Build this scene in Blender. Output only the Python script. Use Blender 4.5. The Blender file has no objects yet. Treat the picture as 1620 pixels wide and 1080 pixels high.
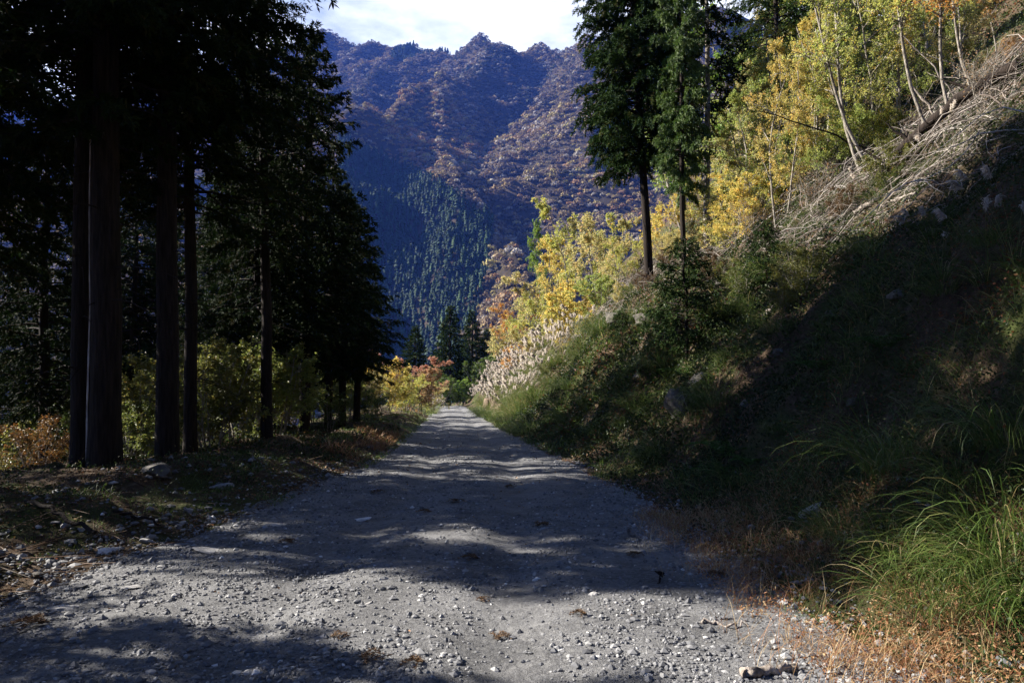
import bpy, math, random
import numpy as np
from mathutils import Vector, Matrix

R = math.radians
rnd = random.Random(7)
rng = np.random.default_rng(11)
SC = bpy.context.scene
COL = SC.collection

# ------------------------------------------------------------------ camera
F = 1080.0                      # focal length in photo pixels (24 mm on full frame)
PITCH = R(4.13)
CAMZ = 1.6
cam_d = bpy.data.cameras.new("camera")
cam_d.lens = 24.0; cam_d.sensor_width = 36.0
cam_d.clip_start = 0.05; cam_d.clip_end = 20000
cam = bpy.data.objects.new("camera", cam_d); COL.objects.link(cam)
cam.location = (0, 0, CAMZ)
cam.rotation_euler = (R(90) + PITCH, 0, 0)
SC.camera = cam

# ------------------------------------------------------------------ sun and sky
SUN_EL, SUN_AZ = R(33), R(15)            # azimuth: from the left, a little ahead of the camera
sdir = Vector((-math.cos(SUN_AZ) * math.cos(SUN_EL), math.sin(SUN_AZ) * math.cos(SUN_EL), math.sin(SUN_EL)))
sun_d = bpy.data.lights.new("sun", 'SUN')
sun_d.energy = 5.0; sun_d.angle = R(0.5); sun_d.color = (1.0, 0.93, 0.82)
sun = bpy.data.objects.new("sun", sun_d); COL.objects.link(sun)
sun.rotation_euler = sdir.to_track_quat('Z', 'Y').to_euler()
sun.location = (-40, 10, 60)

world = bpy.data.worlds.new("World"); SC.world = world; world.use_nodes = True
wt = world.node_tree; wt.nodes.clear()
def wn(t, **k):
    n = wt.nodes.new(t)
    for a, b in k.items(): setattr(n, a, b)
    return n
sky = wn('ShaderNodeTexSky', sky_type='NISHITA', sun_disc=False)
sky.sun_elevation = SUN_EL
sky.sun_rotation = math.atan2(sdir.x, sdir.y)
sky.air_density = .75; sky.dust_density = .4; sky.ozone_density = 3.0; sky.altitude = 900
bg = wn('ShaderNodeBackground'); bg.inputs[1].default_value = 0.05
# bright thin cloud lying in the sky over the valley
tc = wn('ShaderNodeTexCoord')
nz = wn('ShaderNodeTexNoise'); nz.inputs['Scale'].default_value = 2.6; nz.inputs['Detail'].default_value = 7
nz.inputs['Roughness'].default_value = 0.55
mp = wn('ShaderNodeMapping'); mp.inputs['Scale'].default_value = (1, 1, 2.6); mp.inputs['Location'].default_value = (0.4, 1.3, 0.2)
rp = wn('ShaderNodeValToRGB'); rp.color_ramp.elements[0].position = 0.28; rp.color_ramp.elements[1].position = 0.52
sp = wn('ShaderNodeSeparateXYZ')
mr = wn('ShaderNodeMapRange'); mr.inputs[1].default_value = 0.62; mr.inputs[2].default_value = 0.78   # towards +Y
mul = wn('ShaderNodeMath', operation='MULTIPLY')
cb = wn('ShaderNodeBackground'); cb.inputs[0].default_value = (0.93, 0.96, 1.0, 1); cb.inputs[1].default_value = 0.52
mx = wn('ShaderNodeMixShader'); out = wn('ShaderNodeOutputWorld')
L = wt.links.new
L(sky.outputs[0], bg.inputs[0]); L(tc.outputs['Generated'], mp.inputs[0]); L(mp.outputs[0], nz.inputs['Vector'])
L(nz.outputs['Fac'], rp.inputs[0]); L(tc.outputs['Generated'], sp.inputs[0]); L(sp.outputs['Y'], mr.inputs[0])
L(rp.outputs[0], mul.inputs[0]); L(mr.outputs[0], mul.inputs[1]); L(mul.outputs[0], mx.inputs[0])
L(bg.outputs[0], mx.inputs[1]); L(cb.outputs[0], mx.inputs[2]); L(mx.outputs[0], out.inputs[0])

SC.view_settings.view_transform = 'Standard'; SC.view_settings.look = 'None'
SC.view_settings.exposure = 2.0; SC.view_settings.gamma = 1.0
SC.render.engine = 'CYCLES'
SC.cycles.use_denoising = True
SC.cycles.max_bounces = 5; SC.cycles.diffuse_bounces = 2; SC.cycles.transmission_bounces = 4
SC.cycles.volume_bounces = 0; SC.cycles.caustics_reflective = False; SC.cycles.caustics_refractive = False
SC.render.film_transparent = False

# ------------------------------------------------------------------ pixel <-> world
STAGE = 9
cp, spt = math.cos(PITCH), math.sin(PITCH)
def ray(px, py):
    a = (px - 810) / F; b = (540 - py) / F
    return np.array([a, cp - b * spt, spt + b * cp])
def at(px, py, Y):
    d = ray(px, py); t = Y / d[1]
    return d * t + np.array([0, 0, CAMZ])
def proj(P):
    P = np.asarray(P, float); x = P[..., 0]; y = P[..., 1]; z = P[..., 2] - CAMZ
    f = y * cp + z * spt; u = -y * spt + z * cp
    f = np.where(np.abs(f) < 1e-3, 1e-3, f)
    return 810 + F * x / f, 540 - F * u / f, f

# ------------------------------------------------------------------ noise
def hash2(ix, iy, seed):
    h = (ix.astype(np.int64) * 374761393 + iy.astype(np.int64) * 668265263 + seed * 974634777) & 0xffffffff
    h = ((h ^ (h >> 13)) * 1274126177) & 0xffffffff
    h = ((h ^ (h >> 16)) * 2246822519) & 0xffffffff
    return ((h ^ (h >> 15)) & 0xffffff) / float(0xffffff)
def vnoise(x, y, seed=0):
    x = np.asarray(x, float); y = np.asarray(y, float)
    ix = np.floor(x); iy = np.floor(y); fx = x - ix; fy = y - iy
    fx = fx * fx * (3 - 2 * fx); fy = fy * fy * (3 - 2 * fy)
    a = hash2(ix, iy, seed); b = hash2(ix + 1, iy, seed); c = hash2(ix, iy + 1, seed); d = hash2(ix + 1, iy + 1, seed)
    return (a * (1 - fx) + b * fx) * (1 - fy) + (c * (1 - fx) + d * fx) * fy - 0.5
def fbm(x, y, seed=0, oct=4, gain=0.5):
    s = 0; a = 1
    for i in range(oct):
        s = s + a * vnoise(x * 2 ** i + 17.3 * i, y * 2 ** i - 9.1 * i, seed + i); a *= gain
    return s

# ------------------------------------------------------------------ mesh building
class MB:
    def __init__(s): s.v = []; s.f = []; s.n = 0
    def add(s, V, Fc, mat=0, var=0.5, smooth=False):
        V = np.asarray(V, np.float32).reshape(-1, 3); Fc = np.asarray(Fc, np.int32)
        if len(V) == 0 or len(Fc) == 0: return
        s.v.append(V)
        var = np.broadcast_to(np.asarray(var, np.float32), (len(Fc),))
        s.f.append((Fc + s.n, mat, var, smooth)); s.n += len(V)
    def mesh(s, name, mats):
        me = bpy.data.meshes.new(name)
        V = np.concatenate(s.v)
        me.vertices.add(len(V)); me.vertices.foreach_set('co', V.ravel())
        idx = np.concatenate([f.ravel() for f, *_ in s.f])
        tot = np.concatenate([np.full(len(f), f.shape[1], np.int32) for f, *_ in s.f])
        start = np.concatenate([[0], np.cumsum(tot)[:-1]]).astype(np.int32)
        me.loops.add(len(idx)); me.loops.foreach_set('vertex_index', idx)
        me.polygons.add(len(tot)); me.polygons.foreach_set('loop_start', start)
        try: me.polygons.foreach_set('loop_total', tot)
        except Exception: pass
        me.polygons.foreach_set('material_index', np.concatenate([np.full(len(f), m, np.int32) for f, m, *_ in s.f]))
        me.polygons.foreach_set('use_smooth', np.concatenate([np.full(len(f), sm, bool) for f, m, v, sm in s.f]))
        at_ = me.attributes.new('var', 'FLOAT', 'FACE')
        at_.data.foreach_set('value', np.concatenate([v for f, m, v, sm in s.f]))
        for m in mats: me.materials.append(m)
        me.update(calc_edges=True)
        return me
    def build(s, name, mats, parent=None, loc=None):
        o = bpy.data.objects.new(name, s.mesh(name, mats if isinstance(mats, (list, tuple)) else [mats]))
        COL.objects.link(o)
        if parent is not None: o.parent = parent
        if loc is not None: o.location = loc
        return o

def unit(a):
    a = np.asarray(a, float); return a / np.maximum(np.linalg.norm(a, axis=-1, keepdims=True), 1e-9)
def rdir(n, g=rng): return unit(g.normal(size=(n, 3)))

def diamonds(mb, P, D, l, w, mat=0, var=0.5, fold=0.0, g=rng):
    """leaf-sized pointed faces: base P, direction D"""
    n = len(P)
    if n == 0: return
    D = unit(D); S = unit(np.cross(D, rdir(n, g)))
    l = np.broadcast_to(l, (n,))[:, None]; w = np.broadcast_to(w, (n,))[:, None]
    N = np.cross(D, S)
    V = np.stack([P, P + D * l * .45 + S * w * .5 + N * l * fold, P + D * l, P + D * l * .45 - S * w * .5 + N * l * fold], 1)
    mb.add(V.reshape(-1, 3), np.arange(n * 4).reshape(n, 4), mat, var)

def tubes(mb, P, r, sides=5, mat=0, var=0.5, cap=False):
    """P (N,K,3) polylines, r (N,K) radii"""
    P = np.asarray(P, float); n, K, _ = P.shape
    if n == 0: return
    r = np.broadcast_to(r, (n, K))
    T = np.gradient(P, axis=1); T = unit(T)
    ref = np.where(np.abs(T[:, :1, 2:3]) > .9, np.array([[[1., 0, 0]]]), np.array([[[0, 0, 1.]]]))
    A = unit(np.cross(T, np.broadcast_to(ref, T.shape))); B = np.cross(T, A)
    an = np.arange(sides) * 2 * np.pi / sides
    V = P[:, :, None] + r[:, :, None, None] * (A[:, :, None] * np.cos(an)[:, None] + B[:, :, None] * np.sin(an)[:, None])
    V = V.reshape(-1, 3)
    base = (np.arange(n) * K * sides)[:, None, None] + (np.arange(K - 1) * sides)[None, :, None]
    j = np.arange(sides)[None, None]; j2 = (j + 1) % sides
    Fq = np.stack([base + j, base + j2, base + sides + j2, base + sides + j], -1).reshape(-1, 4)
    var = np.asarray(var, float)
    if var.ndim: var = np.repeat(var, (K - 1) * sides)
    mb.add(V, Fq, mat, var, True)
    if cap:
        for k in (0, K - 1):
            mb2 = np.arange(n)[:, None] * sides + np.arange(sides)[None]
            mb.add((P[:, k, None] + r[:, k, None, None] * (A[:, k, None] * np.cos(an)[:, None] + B[:, k, None] * np.sin(an)[:, None])).reshape(-1, 3), mb2, mat, 0.9)

def blades(mb, P0, D, length, width, droop, K=5, mat=0, var=0.5, g=rng):
    """grass blades: start P0, direction D, arching over under gravity"""
    n = len(P0)
    if n == 0: return
    D = unit(D); length = np.broadcast_to(length, (n,)); width = np.broadcast_to(width, (n,)); droop = np.broadcast_to(droop, (n,))
    H = D.copy(); H[:, 2] = 0; H = unit(H + 1e-6)
    t = np.linspace(0, 1, K)
    ang0 = np.arcsin(np.clip(D[:, 2], -1, 1))
    P = np.zeros((n, K, 3)); P[:, 0] = P0
    for k in range(1, K):
        a = ang0 - droop * t[k] ** 1.6
        step = length / (K - 1)
        P[:, k] = P[:, k - 1] + step[:, None] * (H * np.cos(a)[:, None] + np.array([0, 0, 1.]) * np.sin(a)[:, None])
    S = unit(np.cross(H, [0, 0, 1.]) + g.normal(size=(n, 3)) * .35)
    w = (np.sin(np.pi * np.clip(t * .8 + .17, 0, 1)))[None] * width[:, None] * .5
    w[:, -1] *= .15
    V = np.stack([P - S[:, None] * w[..., None], P + S[:, None] * w[..., None]], 2).reshape(-1, 3)
    base = (np.arange(n) * K * 2)[:, None] + (np.arange(K - 1) * 2)[None]
    Fq = np.stack([base, base + 1, base + 3, base + 2], -1).reshape(-1, 4)
    var = np.asarray(var, float)
    if var.ndim: var = np.repeat(var, K - 1)
    mb.add(V, Fq, mat, var, True)
    return P

# ------------------------------------------------------------------ object helpers
def tag(o, label=None, cat=None, group=None, kind=None):
    if label: o['label'] = label
    if cat: o['category'] = cat; o['kind'] = 'thing'
    if group: o['group'] = group
    if kind: o['kind'] = kind
    return o
def empty(name, loc=(0, 0, 0)):
    o = bpy.data.objects.new(name, None); o.empty_display_size = .2; o.location = loc; COL.objects.link(o); return o
def copy_tree(o, parent=None):
    c = o.copy(); COL.objects.link(c); c.parent = parent
    for ch in [x for x in KIDS.get(o.name, [])]:
        copy_tree(ch, c)
    return c
KIDS = {}
USED = set()
def proto(root, kids):
    KIDS[root.name] = kids; return root
def place(root, loc, rz=0, s=1.0, label=None, cat=None, group=None, tint=None, lean=(0, 0), sz=None):
    """the first time moves the prototype itself, later a copy of it and of each of its parts"""
    if root.name in USED: o = root.copy(); COL.objects.link(o); kids = []
    else: USED.add(root.name); o = root; kids = None
    if kids is None: kids = KIDS.get(root.name, [])
    else:
        for ch in KIDS.get(root.name, []):
            c = ch.copy(); COL.objects.link(c); c.parent = o; kids.append(c)
            for g2 in KIDS.get(ch.name, []):
                d = g2.copy(); COL.objects.link(d); d.parent = c
    o.location = loc; o.rotation_euler = (lean[0], lean[1], rz); o.scale = (s, s, sz if sz else s)
    for k in ('label', 'group', 'category'):
        if k in o: del o[k]
    tag(o, label, cat, group)
    for c in kids:
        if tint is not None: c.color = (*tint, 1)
    return o, kids

# ------------------------------------------------------------------ materials
def mat(name):
    m = bpy.data.materials.new(name); m.use_nodes = True; t = m.node_tree; t.nodes.clear()
    def n(ty, ins=None, **k):
        q = t.nodes.new(ty)
        for a, b in k.items(): setattr(q, a, b)
        for a, b in (ins or {}).items(): q.inputs[a].default_value = b
        return q
    o = n('ShaderNodeOutputMaterial')
    return m, t, n, o, t.links.new
def ramp(n, stops):
    r = n('ShaderNodeValToRGB'); e = r.color_ramp.elements
    while len(e) < len(stops): e.new(.5)
    for q, (p, c) in zip(e, stops): q.position = p; q.color = (*c, 1) if len(c) == 3 else c
    return r
def leaf_mat(name, stops, trans=.35, rough=.55, tinted=False, patch=0.0, spec=.3):
    m, t, n, o, L = mat(name)
    a = n('ShaderNodeAttribute', attribute_name='var'); r = ramp(n, stops); L(a.outputs['Fac'], r.inputs[0])
    col = r.outputs[0]
    if tinted:
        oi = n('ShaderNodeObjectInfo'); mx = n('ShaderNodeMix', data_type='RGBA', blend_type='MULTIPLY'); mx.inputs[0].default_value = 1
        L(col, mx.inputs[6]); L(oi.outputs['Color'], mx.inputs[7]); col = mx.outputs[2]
    b = n('ShaderNodeBsdfPrincipled', {'Roughness': rough, 'Specular IOR Level': spec}); L(col, b.inputs['Base Color'])
    if trans > 0:
        tr = n('ShaderNodeBsdfTranslucent'); L(col, tr.inputs[0])
        ms = n('ShaderNodeMixShader', {0: trans}); L(b.outputs[0], ms.inputs[1]); L(tr.outputs[0], ms.inputs[2]); L(ms.outputs[0], o.inputs[0])
    else: L(b.outputs[0], o.inputs[0])
    return m
def bark_mat(name, c1, c2, sc=6, stretch=.12, moss=None):
    m, t, n, o, L = mat(name)
    tc = n('ShaderNodeTexCoord'); mp = n('ShaderNodeMapping', {'Scale': (sc, sc, sc * stretch)}); L(tc.outputs['Object'], mp.inputs[0])
    nz = n('ShaderNodeTexNoise', {'Scale': 3.0, 'Detail': 8, 'Roughness': .65}); L(mp.outputs[0], nz.inputs['Vector'])
    r = ramp(n, [(.35, c1), (.65, c2)]); L(nz.outputs['Fac'], r.inputs[0])
    b = n('ShaderNodeBsdfPrincipled', {'Roughness': .9, 'Specular IOR Level': .15}); L(r.outputs[0], b.inputs['Base Color'])
    bp = n('ShaderNodeBump', {'Strength': .9, 'Distance': .03}); L(nz.outputs['Fac'], bp.inputs['Height']); L(bp.outputs[0], b.inputs['Normal'])
    L(b.outputs[0], o.inputs[0]); return m
def rock_mat(name, c1, c2, sc=5, bump=.04):
    m, t, n, o, L = mat(name)
    tc = n('ShaderNodeTexCoord'); oi = n('ShaderNodeObjectInfo')
    ad = n('ShaderNodeVectorMath', operation='ADD'); L(tc.outputs['Object'], ad.inputs[0]); L(oi.outputs['Location'], ad.inputs[1])
    nz = n('ShaderNodeTexNoise', {'Scale': sc, 'Detail': 10, 'Roughness': .65}); L(ad.outputs[0], nz.inputs['Vector'])
    r = ramp(n, [(.35, c1), (.62, c2)]); L(nz.outputs['Fac'], r.inputs[0])
    b = n('ShaderNodeBsdfPrincipled', {'Roughness': .85, 'Specular IOR Level': .25}); L(r.outputs[0], b.inputs['Base Color'])
    bp = n('ShaderNodeBump', {'Strength': .8, 'Distance': bump}); L(nz.outputs['Fac'], bp.inputs['Height']); L(bp.outputs[0], b.inputs['Normal'])
    L(b.outputs[0], o.inputs[0]); return m

M = {}
M['cedar_needles'] = leaf_mat('cedar_needles', [(0, (.008, .018, .006)), (.5, (.018, .038, .010)), (.85, (.035, .062, .014)), (1, (.09, .075, .03))], .12, .75, tinted=True, spec=.08)
M['bright_needles'] = leaf_mat('bright_needles', [(0, (.035, .07, .014)), (.6, (.07, .12, .025)), (1, (.12, .17, .04))], .25, .6)
M['leaf'] = leaf_mat('leaf', [(0, (.5, .62, .5)), (.5, (1, 1, .85)), (.85, (1.3, 1.15, 1.0)), (1, (1.45, .85, .5))], .5, .45, tinted=True)
M['cedar_bark'] = bark_mat('cedar_bark', (.008, .006, .005), (.034, .025, .02))
M['grey_bark'] = bark_mat('grey_bark', (.10, .085, .065), (.34, .31, .27), 5, .4)
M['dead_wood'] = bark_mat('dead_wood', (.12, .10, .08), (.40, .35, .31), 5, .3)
M['pale_wood'] = bark_mat('pale_wood', (.35, .31, .27), (.68, .64, .58), 5, .2)
M['rock'] = rock_mat('rock', (.16, .16, .165), (.38, .37, .36), 5)
M['pale_rock'] = rock_mat('pale_rock', (.38, .38, .39), (.66, .65, .64), 7)
M['dark_rock'] = rock_mat('dark_rock', (.045, .042, .038), (.15, .135, .115), 4)
M['brown_rock'] = rock_mat('brown_rock', (.05, .035, .022), (.20, .14, .095), 3)
M['grass'] = leaf_mat('grass', [(0, (.03, .06, .012)), (.4, (.07, .12, .025)), (.7, (.13, .17, .04)), (.85, (.30, .25, .11)), (1, (.42, .33, .18))], .4, .5, spec=.35)
M['dry_grass'] = leaf_mat('dry_grass', [(0, (.16, .06, .03)), (.4, (.28, .13, .06)), (.7, (.38, .25, .12)), (1, (.50, .40, .24))], .35, .6)
M['plume'] = leaf_mat('plume', [(0, (.50, .43, .36)), (.5, (.68, .61, .54)), (1, (.82, .77, .71))], .45, .7)
M['herb'] = leaf_mat('herb', [(0, (.014, .025, .007)), (.5, (.03, .05, .012)), (.8, (.06, .085, .02)), (.92, (.13, .09, .03)), (1, (.17, .06, .025))], .35, .55)
M['fern'] = leaf_mat('fern', [(0, (.03, .07, .012)), (1, (.08, .16, .03))], .4, .5)
M['litter'] = leaf_mat('litter', [(0, (.03, .018, .01)), (.4, (.10, .055, .028)), (.7, (.20, .11, .05)), (.95, (.30, .20, .11)), (1, (.38, .15, .04))], .1, .7)
M['gravel'] = leaf_mat('gravel', [(0, (.05, .052, .06)), (.5, (.16, .162, .17)), (.85, (.28, .28, .28)), (1, (.55, .54, .52))], 0, .85)
M['far_leaf'] = leaf_mat('far_leaf', [(0, (.025, .035, .015)), (.2, (.09, .07, .05)), (.42, (.17, .13, .085)), (.6, (.24, .165, .08)), (.78, (.33, .28, .09)), (.95, (.28, .12, .06)), (1, (.33, .30, .25))], .15, .8)
M['far_conifer'] = leaf_mat('far_conifer', [(0, (.008, .026, .008)), (.7, (.018, .052, .014)), (1, (.04, .085, .022))], .05, .8)

def road_mat():
    m, t, n, o, L = mat('road_gravel')
    tc = n('ShaderNodeTexCoord')
    v1 = n('ShaderNodeTexVoronoi', {'Scale': 34}); v2 = n('ShaderNodeTexVoronoi', {'Scale': 85})
    nz = n('ShaderNodeTexNoise', {'Scale': 1.3, 'Detail': 8, 'Roughness': .68}); nf = n('ShaderNodeTexNoise', {'Scale': 160, 'Detail': 4, 'Roughness': .7})
    nd = n('ShaderNodeTexNoise', {'Scale': 9, 'Detail': 5, 'Roughness': .7}); L(tc.outputs['Object'], nd.inputs['Vector'])
    vm = n('ShaderNodeVectorMath', operation='MULTIPLY_ADD'); L(nd.outputs['Color'], vm.inputs[0]); vm.inputs[1].default_value = (.16, .16, .16); L(tc.outputs['Object'], vm.inputs[2])
    for q in (nz, nf): L(tc.outputs['Object'], q.inputs['Vector'])
    for q in (v1, v2): L(vm.outputs[0], q.inputs['Vector'])
    r1 = ramp(n, [(0, (.08, .082, .09)), (.5, (.175, .177, .185)), (1, (.32, .32, .32))])
    L(v1.outputs['Color'], r1.inputs[0])
    r2 = ramp(n, [(.38, (.075, .075, .078)), (.60, (.235, .235, .24))]); L(nz.outputs['Fac'], r2.inputs[0])
    mx = n('ShaderNodeMix', data_type='RGBA'); mx.inputs[0].default_value = .55; L(r1.outputs[0], mx.inputs[6]); L(r2.outputs[0], mx.inputs[7])
    r3 = ramp(n, [(.3, (.75, .75, .76)), (.7, (1.15, 1.15, 1.14))]); L(nf.outputs['Fac'], r3.inputs[0])
    m2 = n('ShaderNodeMix', data_type='RGBA', blend_type='MULTIPLY'); m2.inputs[0].default_value = 1; L(mx.outputs[2], m2.inputs[6]); L(r3.outputs[0], m2.inputs[7])
    b = n('ShaderNodeBsdfPrincipled', {'Roughness': .9, 'Specular IOR Level': .2}); L(m2.outputs[2], b.inputs['Base Color'])
    b1 = n('ShaderNodeBump', {'Strength': .85, 'Distance': .016}, invert=True); L(v1.outputs['Distance'], b1.inputs['Height'])
    b2 = n('ShaderNodeBump', {'Strength': .8, 'Distance': .008}, invert=True); L(v2.outputs['Distance'], b2.inputs['Height']); L(b1.outputs[0], b2.inputs['Normal'])
    b3 = n('ShaderNodeBump', {'Strength': .6, 'Distance': .01}); L(nf.outputs['Fac'], b3.inputs['Height']); L(b2.outputs[0], b3.inputs['Normal'])
    L(b3.outputs[0], b.inputs['Normal']); L(b.outputs[0], o.inputs[0]); return m
M['road'] = road_mat()
def soil_mat():
    m, t, n, o, L = mat('soil')
    tc = n('ShaderNodeTexCoord')
    nz = n('ShaderNodeTexNoise', {'Scale': .7, 'Detail': 6, 'Roughness': .6}); nf = n('ShaderNodeTexNoise', {'Scale': 9, 'Detail': 9, 'Roughness': .7})
    for q in (nz, nf): L(tc.outputs['Object'], q.inputs['Vector'])
    r1 = ramp(n, [(.3, (.025, .018, .012)), (.55, (.075, .052, .034)), (.75, (.17, .13, .10))]); L(nf.outputs['Fac'], r1.inputs[0])
    r2 = ramp(n, [(.48, (0, 0, 0)), (.6, (1, 1, 1))]); L(nz.outputs['Fac'], r2.inputs[0])
    mx = n('ShaderNodeMix', data_type='RGBA'); L(r2.outputs[0], mx.inputs[0]); L(r1.outputs[0], mx.inputs[6]); mx.inputs[7].default_value = (.045, .055, .018, 1)
    b = n('ShaderNodeBsdfPrincipled', {'Roughness': .95, 'Specular IOR Level': .1}); L(mx.outputs[2], b.inputs['Base Color'])
    bp = n('ShaderNodeBump', {'Strength': 1, 'Distance': .06}); L(nf.outputs['Fac'], bp.inputs['Height']); L(bp.outputs[0], b.inputs['Normal'])
    L(b.outputs[0], o.inputs[0]); return m
M['soil'] = soil_mat()
def hill_mat():
    m, t, n, o, L = mat('hill_ground')
    tc = n('ShaderNodeTexCoord'); nz = n('ShaderNodeTexNoise', {'Scale': .05, 'Detail': 8, 'Roughness': .7}); L(tc.outputs['Object'], nz.inputs['Vector'])
    r = ramp(n, [(.35, (.02, .02, .013)), (.65, (.06, .045, .03))]); L(nz.outputs['Fac'], r.inputs[0])
    b = n('ShaderNodeBsdfPrincipled', {'Roughness': 1, 'Specular IOR Level': .05}); L(r.outputs[0], b.inputs['Base Color']); L(b.outputs[0], o.inputs[0]); return m
M['hill'] = hill_mat()

# ------------------------------------------------------------------ terrain
_Y = [-30, 0, 4.5, 9.5, 14.2, 20, 28, 40, 54, 78, 95, 115, 140, 400]
_C = [1.6, -.5, -.92, -.77, -.82, -1.38, -2.2, -3.3, -4.7, -7.1, -9.3, -13, -20, -120]
_W = [3.1, 3.1, 2.95, 2.64, 2.24, 1.95, 1.75, 1.6, 1.5, 1.45, 1.5, 1.5, 1.5, 1.5]
def cx(Y): return np.interp(Y, _Y, _C)
def hw(Y): return np.interp(Y, _Y, _W)
def rz(Y): return np.interp(Y, [-30, 0, 70, 90, 120, 160, 400], [0, 0, 0, -.35, -2.5, -7, -80])
_S = [0, .5, 1.2, 2.0, 3.2, 5.0, 7.0, 9.5, 14, 20, 40, 80, 300]
_Z = [0, .08, .40, 1.25, 2.85, 4.75, 6.5, 8.4, 12.2, 17.8, 37, 74, 200]
_LS = [0, .4, 1.0, 1.8, 3.2, 5.0, 7, 12, 25, 60, 300]
_LZ = [0, .07, .22, .30, .24, .10, -.5, -2.2, -8, -28, -110]
def G(x, Y, rough=True):
    x = np.asarray(x, float); Y = np.asarray(Y, float)
    u = x - cx(Y); w = hw(Y)
    s = u - w; l = -u - w
    wob = fbm(x * .5, Y * .35, 5, 3) * .55
    zr = np.interp(np.maximum(s + wob * np.clip(s, 0, 1), 0), _S, _Z)
    zl = np.interp(np.maximum(l + wob * .6 * np.clip(l, 0, 1), 0), _LS, _LZ)
    fade = np.interp(Y, [70, 100, 140, 220], [1, .9, .55, .15])     # the hillside runs down to the valley
    z = rz(Y) + np.where(s > 0, zr * fade, 0) + np.where(l > 0, zl, 0)
    if rough:
        k = np.clip(np.maximum(s, l) / 1.2, 0, 1)
        z = z + k * (fbm(x * .9, Y * .9, 21, 4) * .42 + np.clip(s / 4, 0, 1) * fbm(x * .28, Y * .28, 31, 3) * 1.1 - np.clip(s / 2.5, 0, 1) * np.clip((14 - s) / 6, 0, 1) * np.abs(fbm(x * .55 + 4, Y * .55, 141, 4)) * 1.0 + np.clip(s / 2.5, 0, 1) * .2)
        z = z + (1 - k) * (fbm(x * .6, Y * .4, 41, 3) * .035)
        rut = np.exp(-((np.abs(u) - .85) / .28) ** 2) * .05
        z = z - rut * (1 - k)
    return z
def groundz(x, Y): return float(G(np.array([x]), np.array([Y]))[0])
def hit(px, py):
    d = ray(px, py); t = np.geomspace(2.5, 260, 2600)
    P = d[None] * t[:, None] + np.array([0, 0, CAMZ])
    g = G(P[:, 0], P[:, 1]); b = np.nonzero(P[:, 2] < g)[0]
    if len(b) == 0: return None
    return np.array([P[b[0], 0], P[b[0], 1], g[b[0]]])
def on(px, Y):
    x = (px - 810) / F * Y * 1.0
    for _ in range(4):
        z = groundz(x, Y); f = Y * cp + (z - CAMZ) * spt; x = (px - 810) / F * f
    return np.array([x, Y, groundz(x, Y)])

def grid_mesh(mb, X, Yv, Z, matidx=0):
    ny, nx = X.shape
    V = np.stack([X, Yv, Z], -1).reshape(-1, 3)
    i = np.arange(ny - 1)[:, None] * nx + np.arange(nx - 1)[None]
    mb.add(V, np.stack([i, i + 1, i + nx + 1, i + nx], -1).reshape(-1, 4), matidx, .5, True)

def spaced(a, b, fine, g0, c=0):
    """coordinates growing coarser away from c"""
    out = [c]; st = fine
    while out[-1] < b: out.append(out[-1] + st); st *= g0
    lo = [c]; st = fine
    while lo[-1] > a: lo.append(lo[-1] - st); st *= g0
    return np.array(sorted(set(lo + out)))
gu = spaced(-330, 300, .09, 1.022, 0)
gy = spaced(-60, 420, .10, 1.012, 5)
U, YY = np.meshgrid(gu, gy)
XX = U + cx(YY)
ZZ = G(XX, YY)
inside = np.clip((hw(YY) - .25 - np.abs(U)) / .35, 0, 1)
mb = MB(); grid_mesh(mb, XX, YY, ZZ - inside * .10)
ground = tag(mb.build('ground', M['soil']), kind='structure')
# the road bed
ru = np.linspace(-1.16, 1.16, 90); ry = spaced(-60, 200, .07, 1.012, 5)
U, YY = np.meshgrid(ru, ry)
edge = 1 + .10 * fbm(YY * .9 + 9 * np.sign(U), YY * 0, 3, 3) * (np.abs(U) > .8)
XX = U * hw(YY) * edge + cx(YY)
ZZ = G(XX, YY) + .012 - .10 * np.clip((np.abs(U) - 1.0) / .16, 0, 1) + .012 * fbm(XX * 6, YY * 6, 77, 3)
mb = MB(); grid_mesh(mb, XX, YY, ZZ)
road = tag(mb.build('gravel_road', M['road']), kind='structure')

# ------------------------------------------------------------------ mountains: ridges that fall away on both sides
RIDGES = [
    # far ridge
    (([-900, 150, 2100], [-300, 140, 2050], [100, 170, 1950], [300, 118, 1900], [440, 80, 1900], [500, 56, 1850], [545, 76, 1800], [592, 66, 1800], [650, 78, 1750], [690, 74, 1700]), .95),
    # main crest
    (([690, 74, 1700], [745, 70, 1620], [800, 64, 1500], [850, 74, 1480], [885, 86, 1500], [935, 70, 1350], [1000, 40, 1250], [1150, 10, 1200]), .98),
    # spur towards the camera with autumn trees
    (([800, 64, 1500], [735, 108, 1330], [690, 118, 1240], [640, 150, 1120], [590, 172, 1020], [545, 196, 940], [500, 230, 860]), 1.05),
    (([650, 78, 1750], [600, 110, 1600], [560, 150, 1400]), .95),
    (([592, 66, 1800], [560, 110, 1650], [520, 150, 1500], [480, 200, 1350]), .95),
    # plantation ridge running down to the right
    (([695, 118, 1240], [690, 165, 1090], [700, 215, 980], [735, 272, 870], [785, 330, 750], [835, 392, 620], [850, 470, 510], [840, 560, 420]), 1.0),
    (([545, 196, 940], [570, 250, 820]), 1.0),
    # right flank
    (([935, 70, 1350], [905, 120, 1230], [895, 170, 1120], [905, 230, 1000]), 1.0),
    # spur on the left whose shade falls over the lower plantation
    (([150, 240, 760], [300, 285, 700], [400, 365, 640], [470, 450, 560]), 1.0),
    # left mountain
    (([-900, 150, 1300], [-300, 200, 1200], [-60, 240, 1150], [60, 300, 1050], [160, 400, 900]), .8),
]
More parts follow.
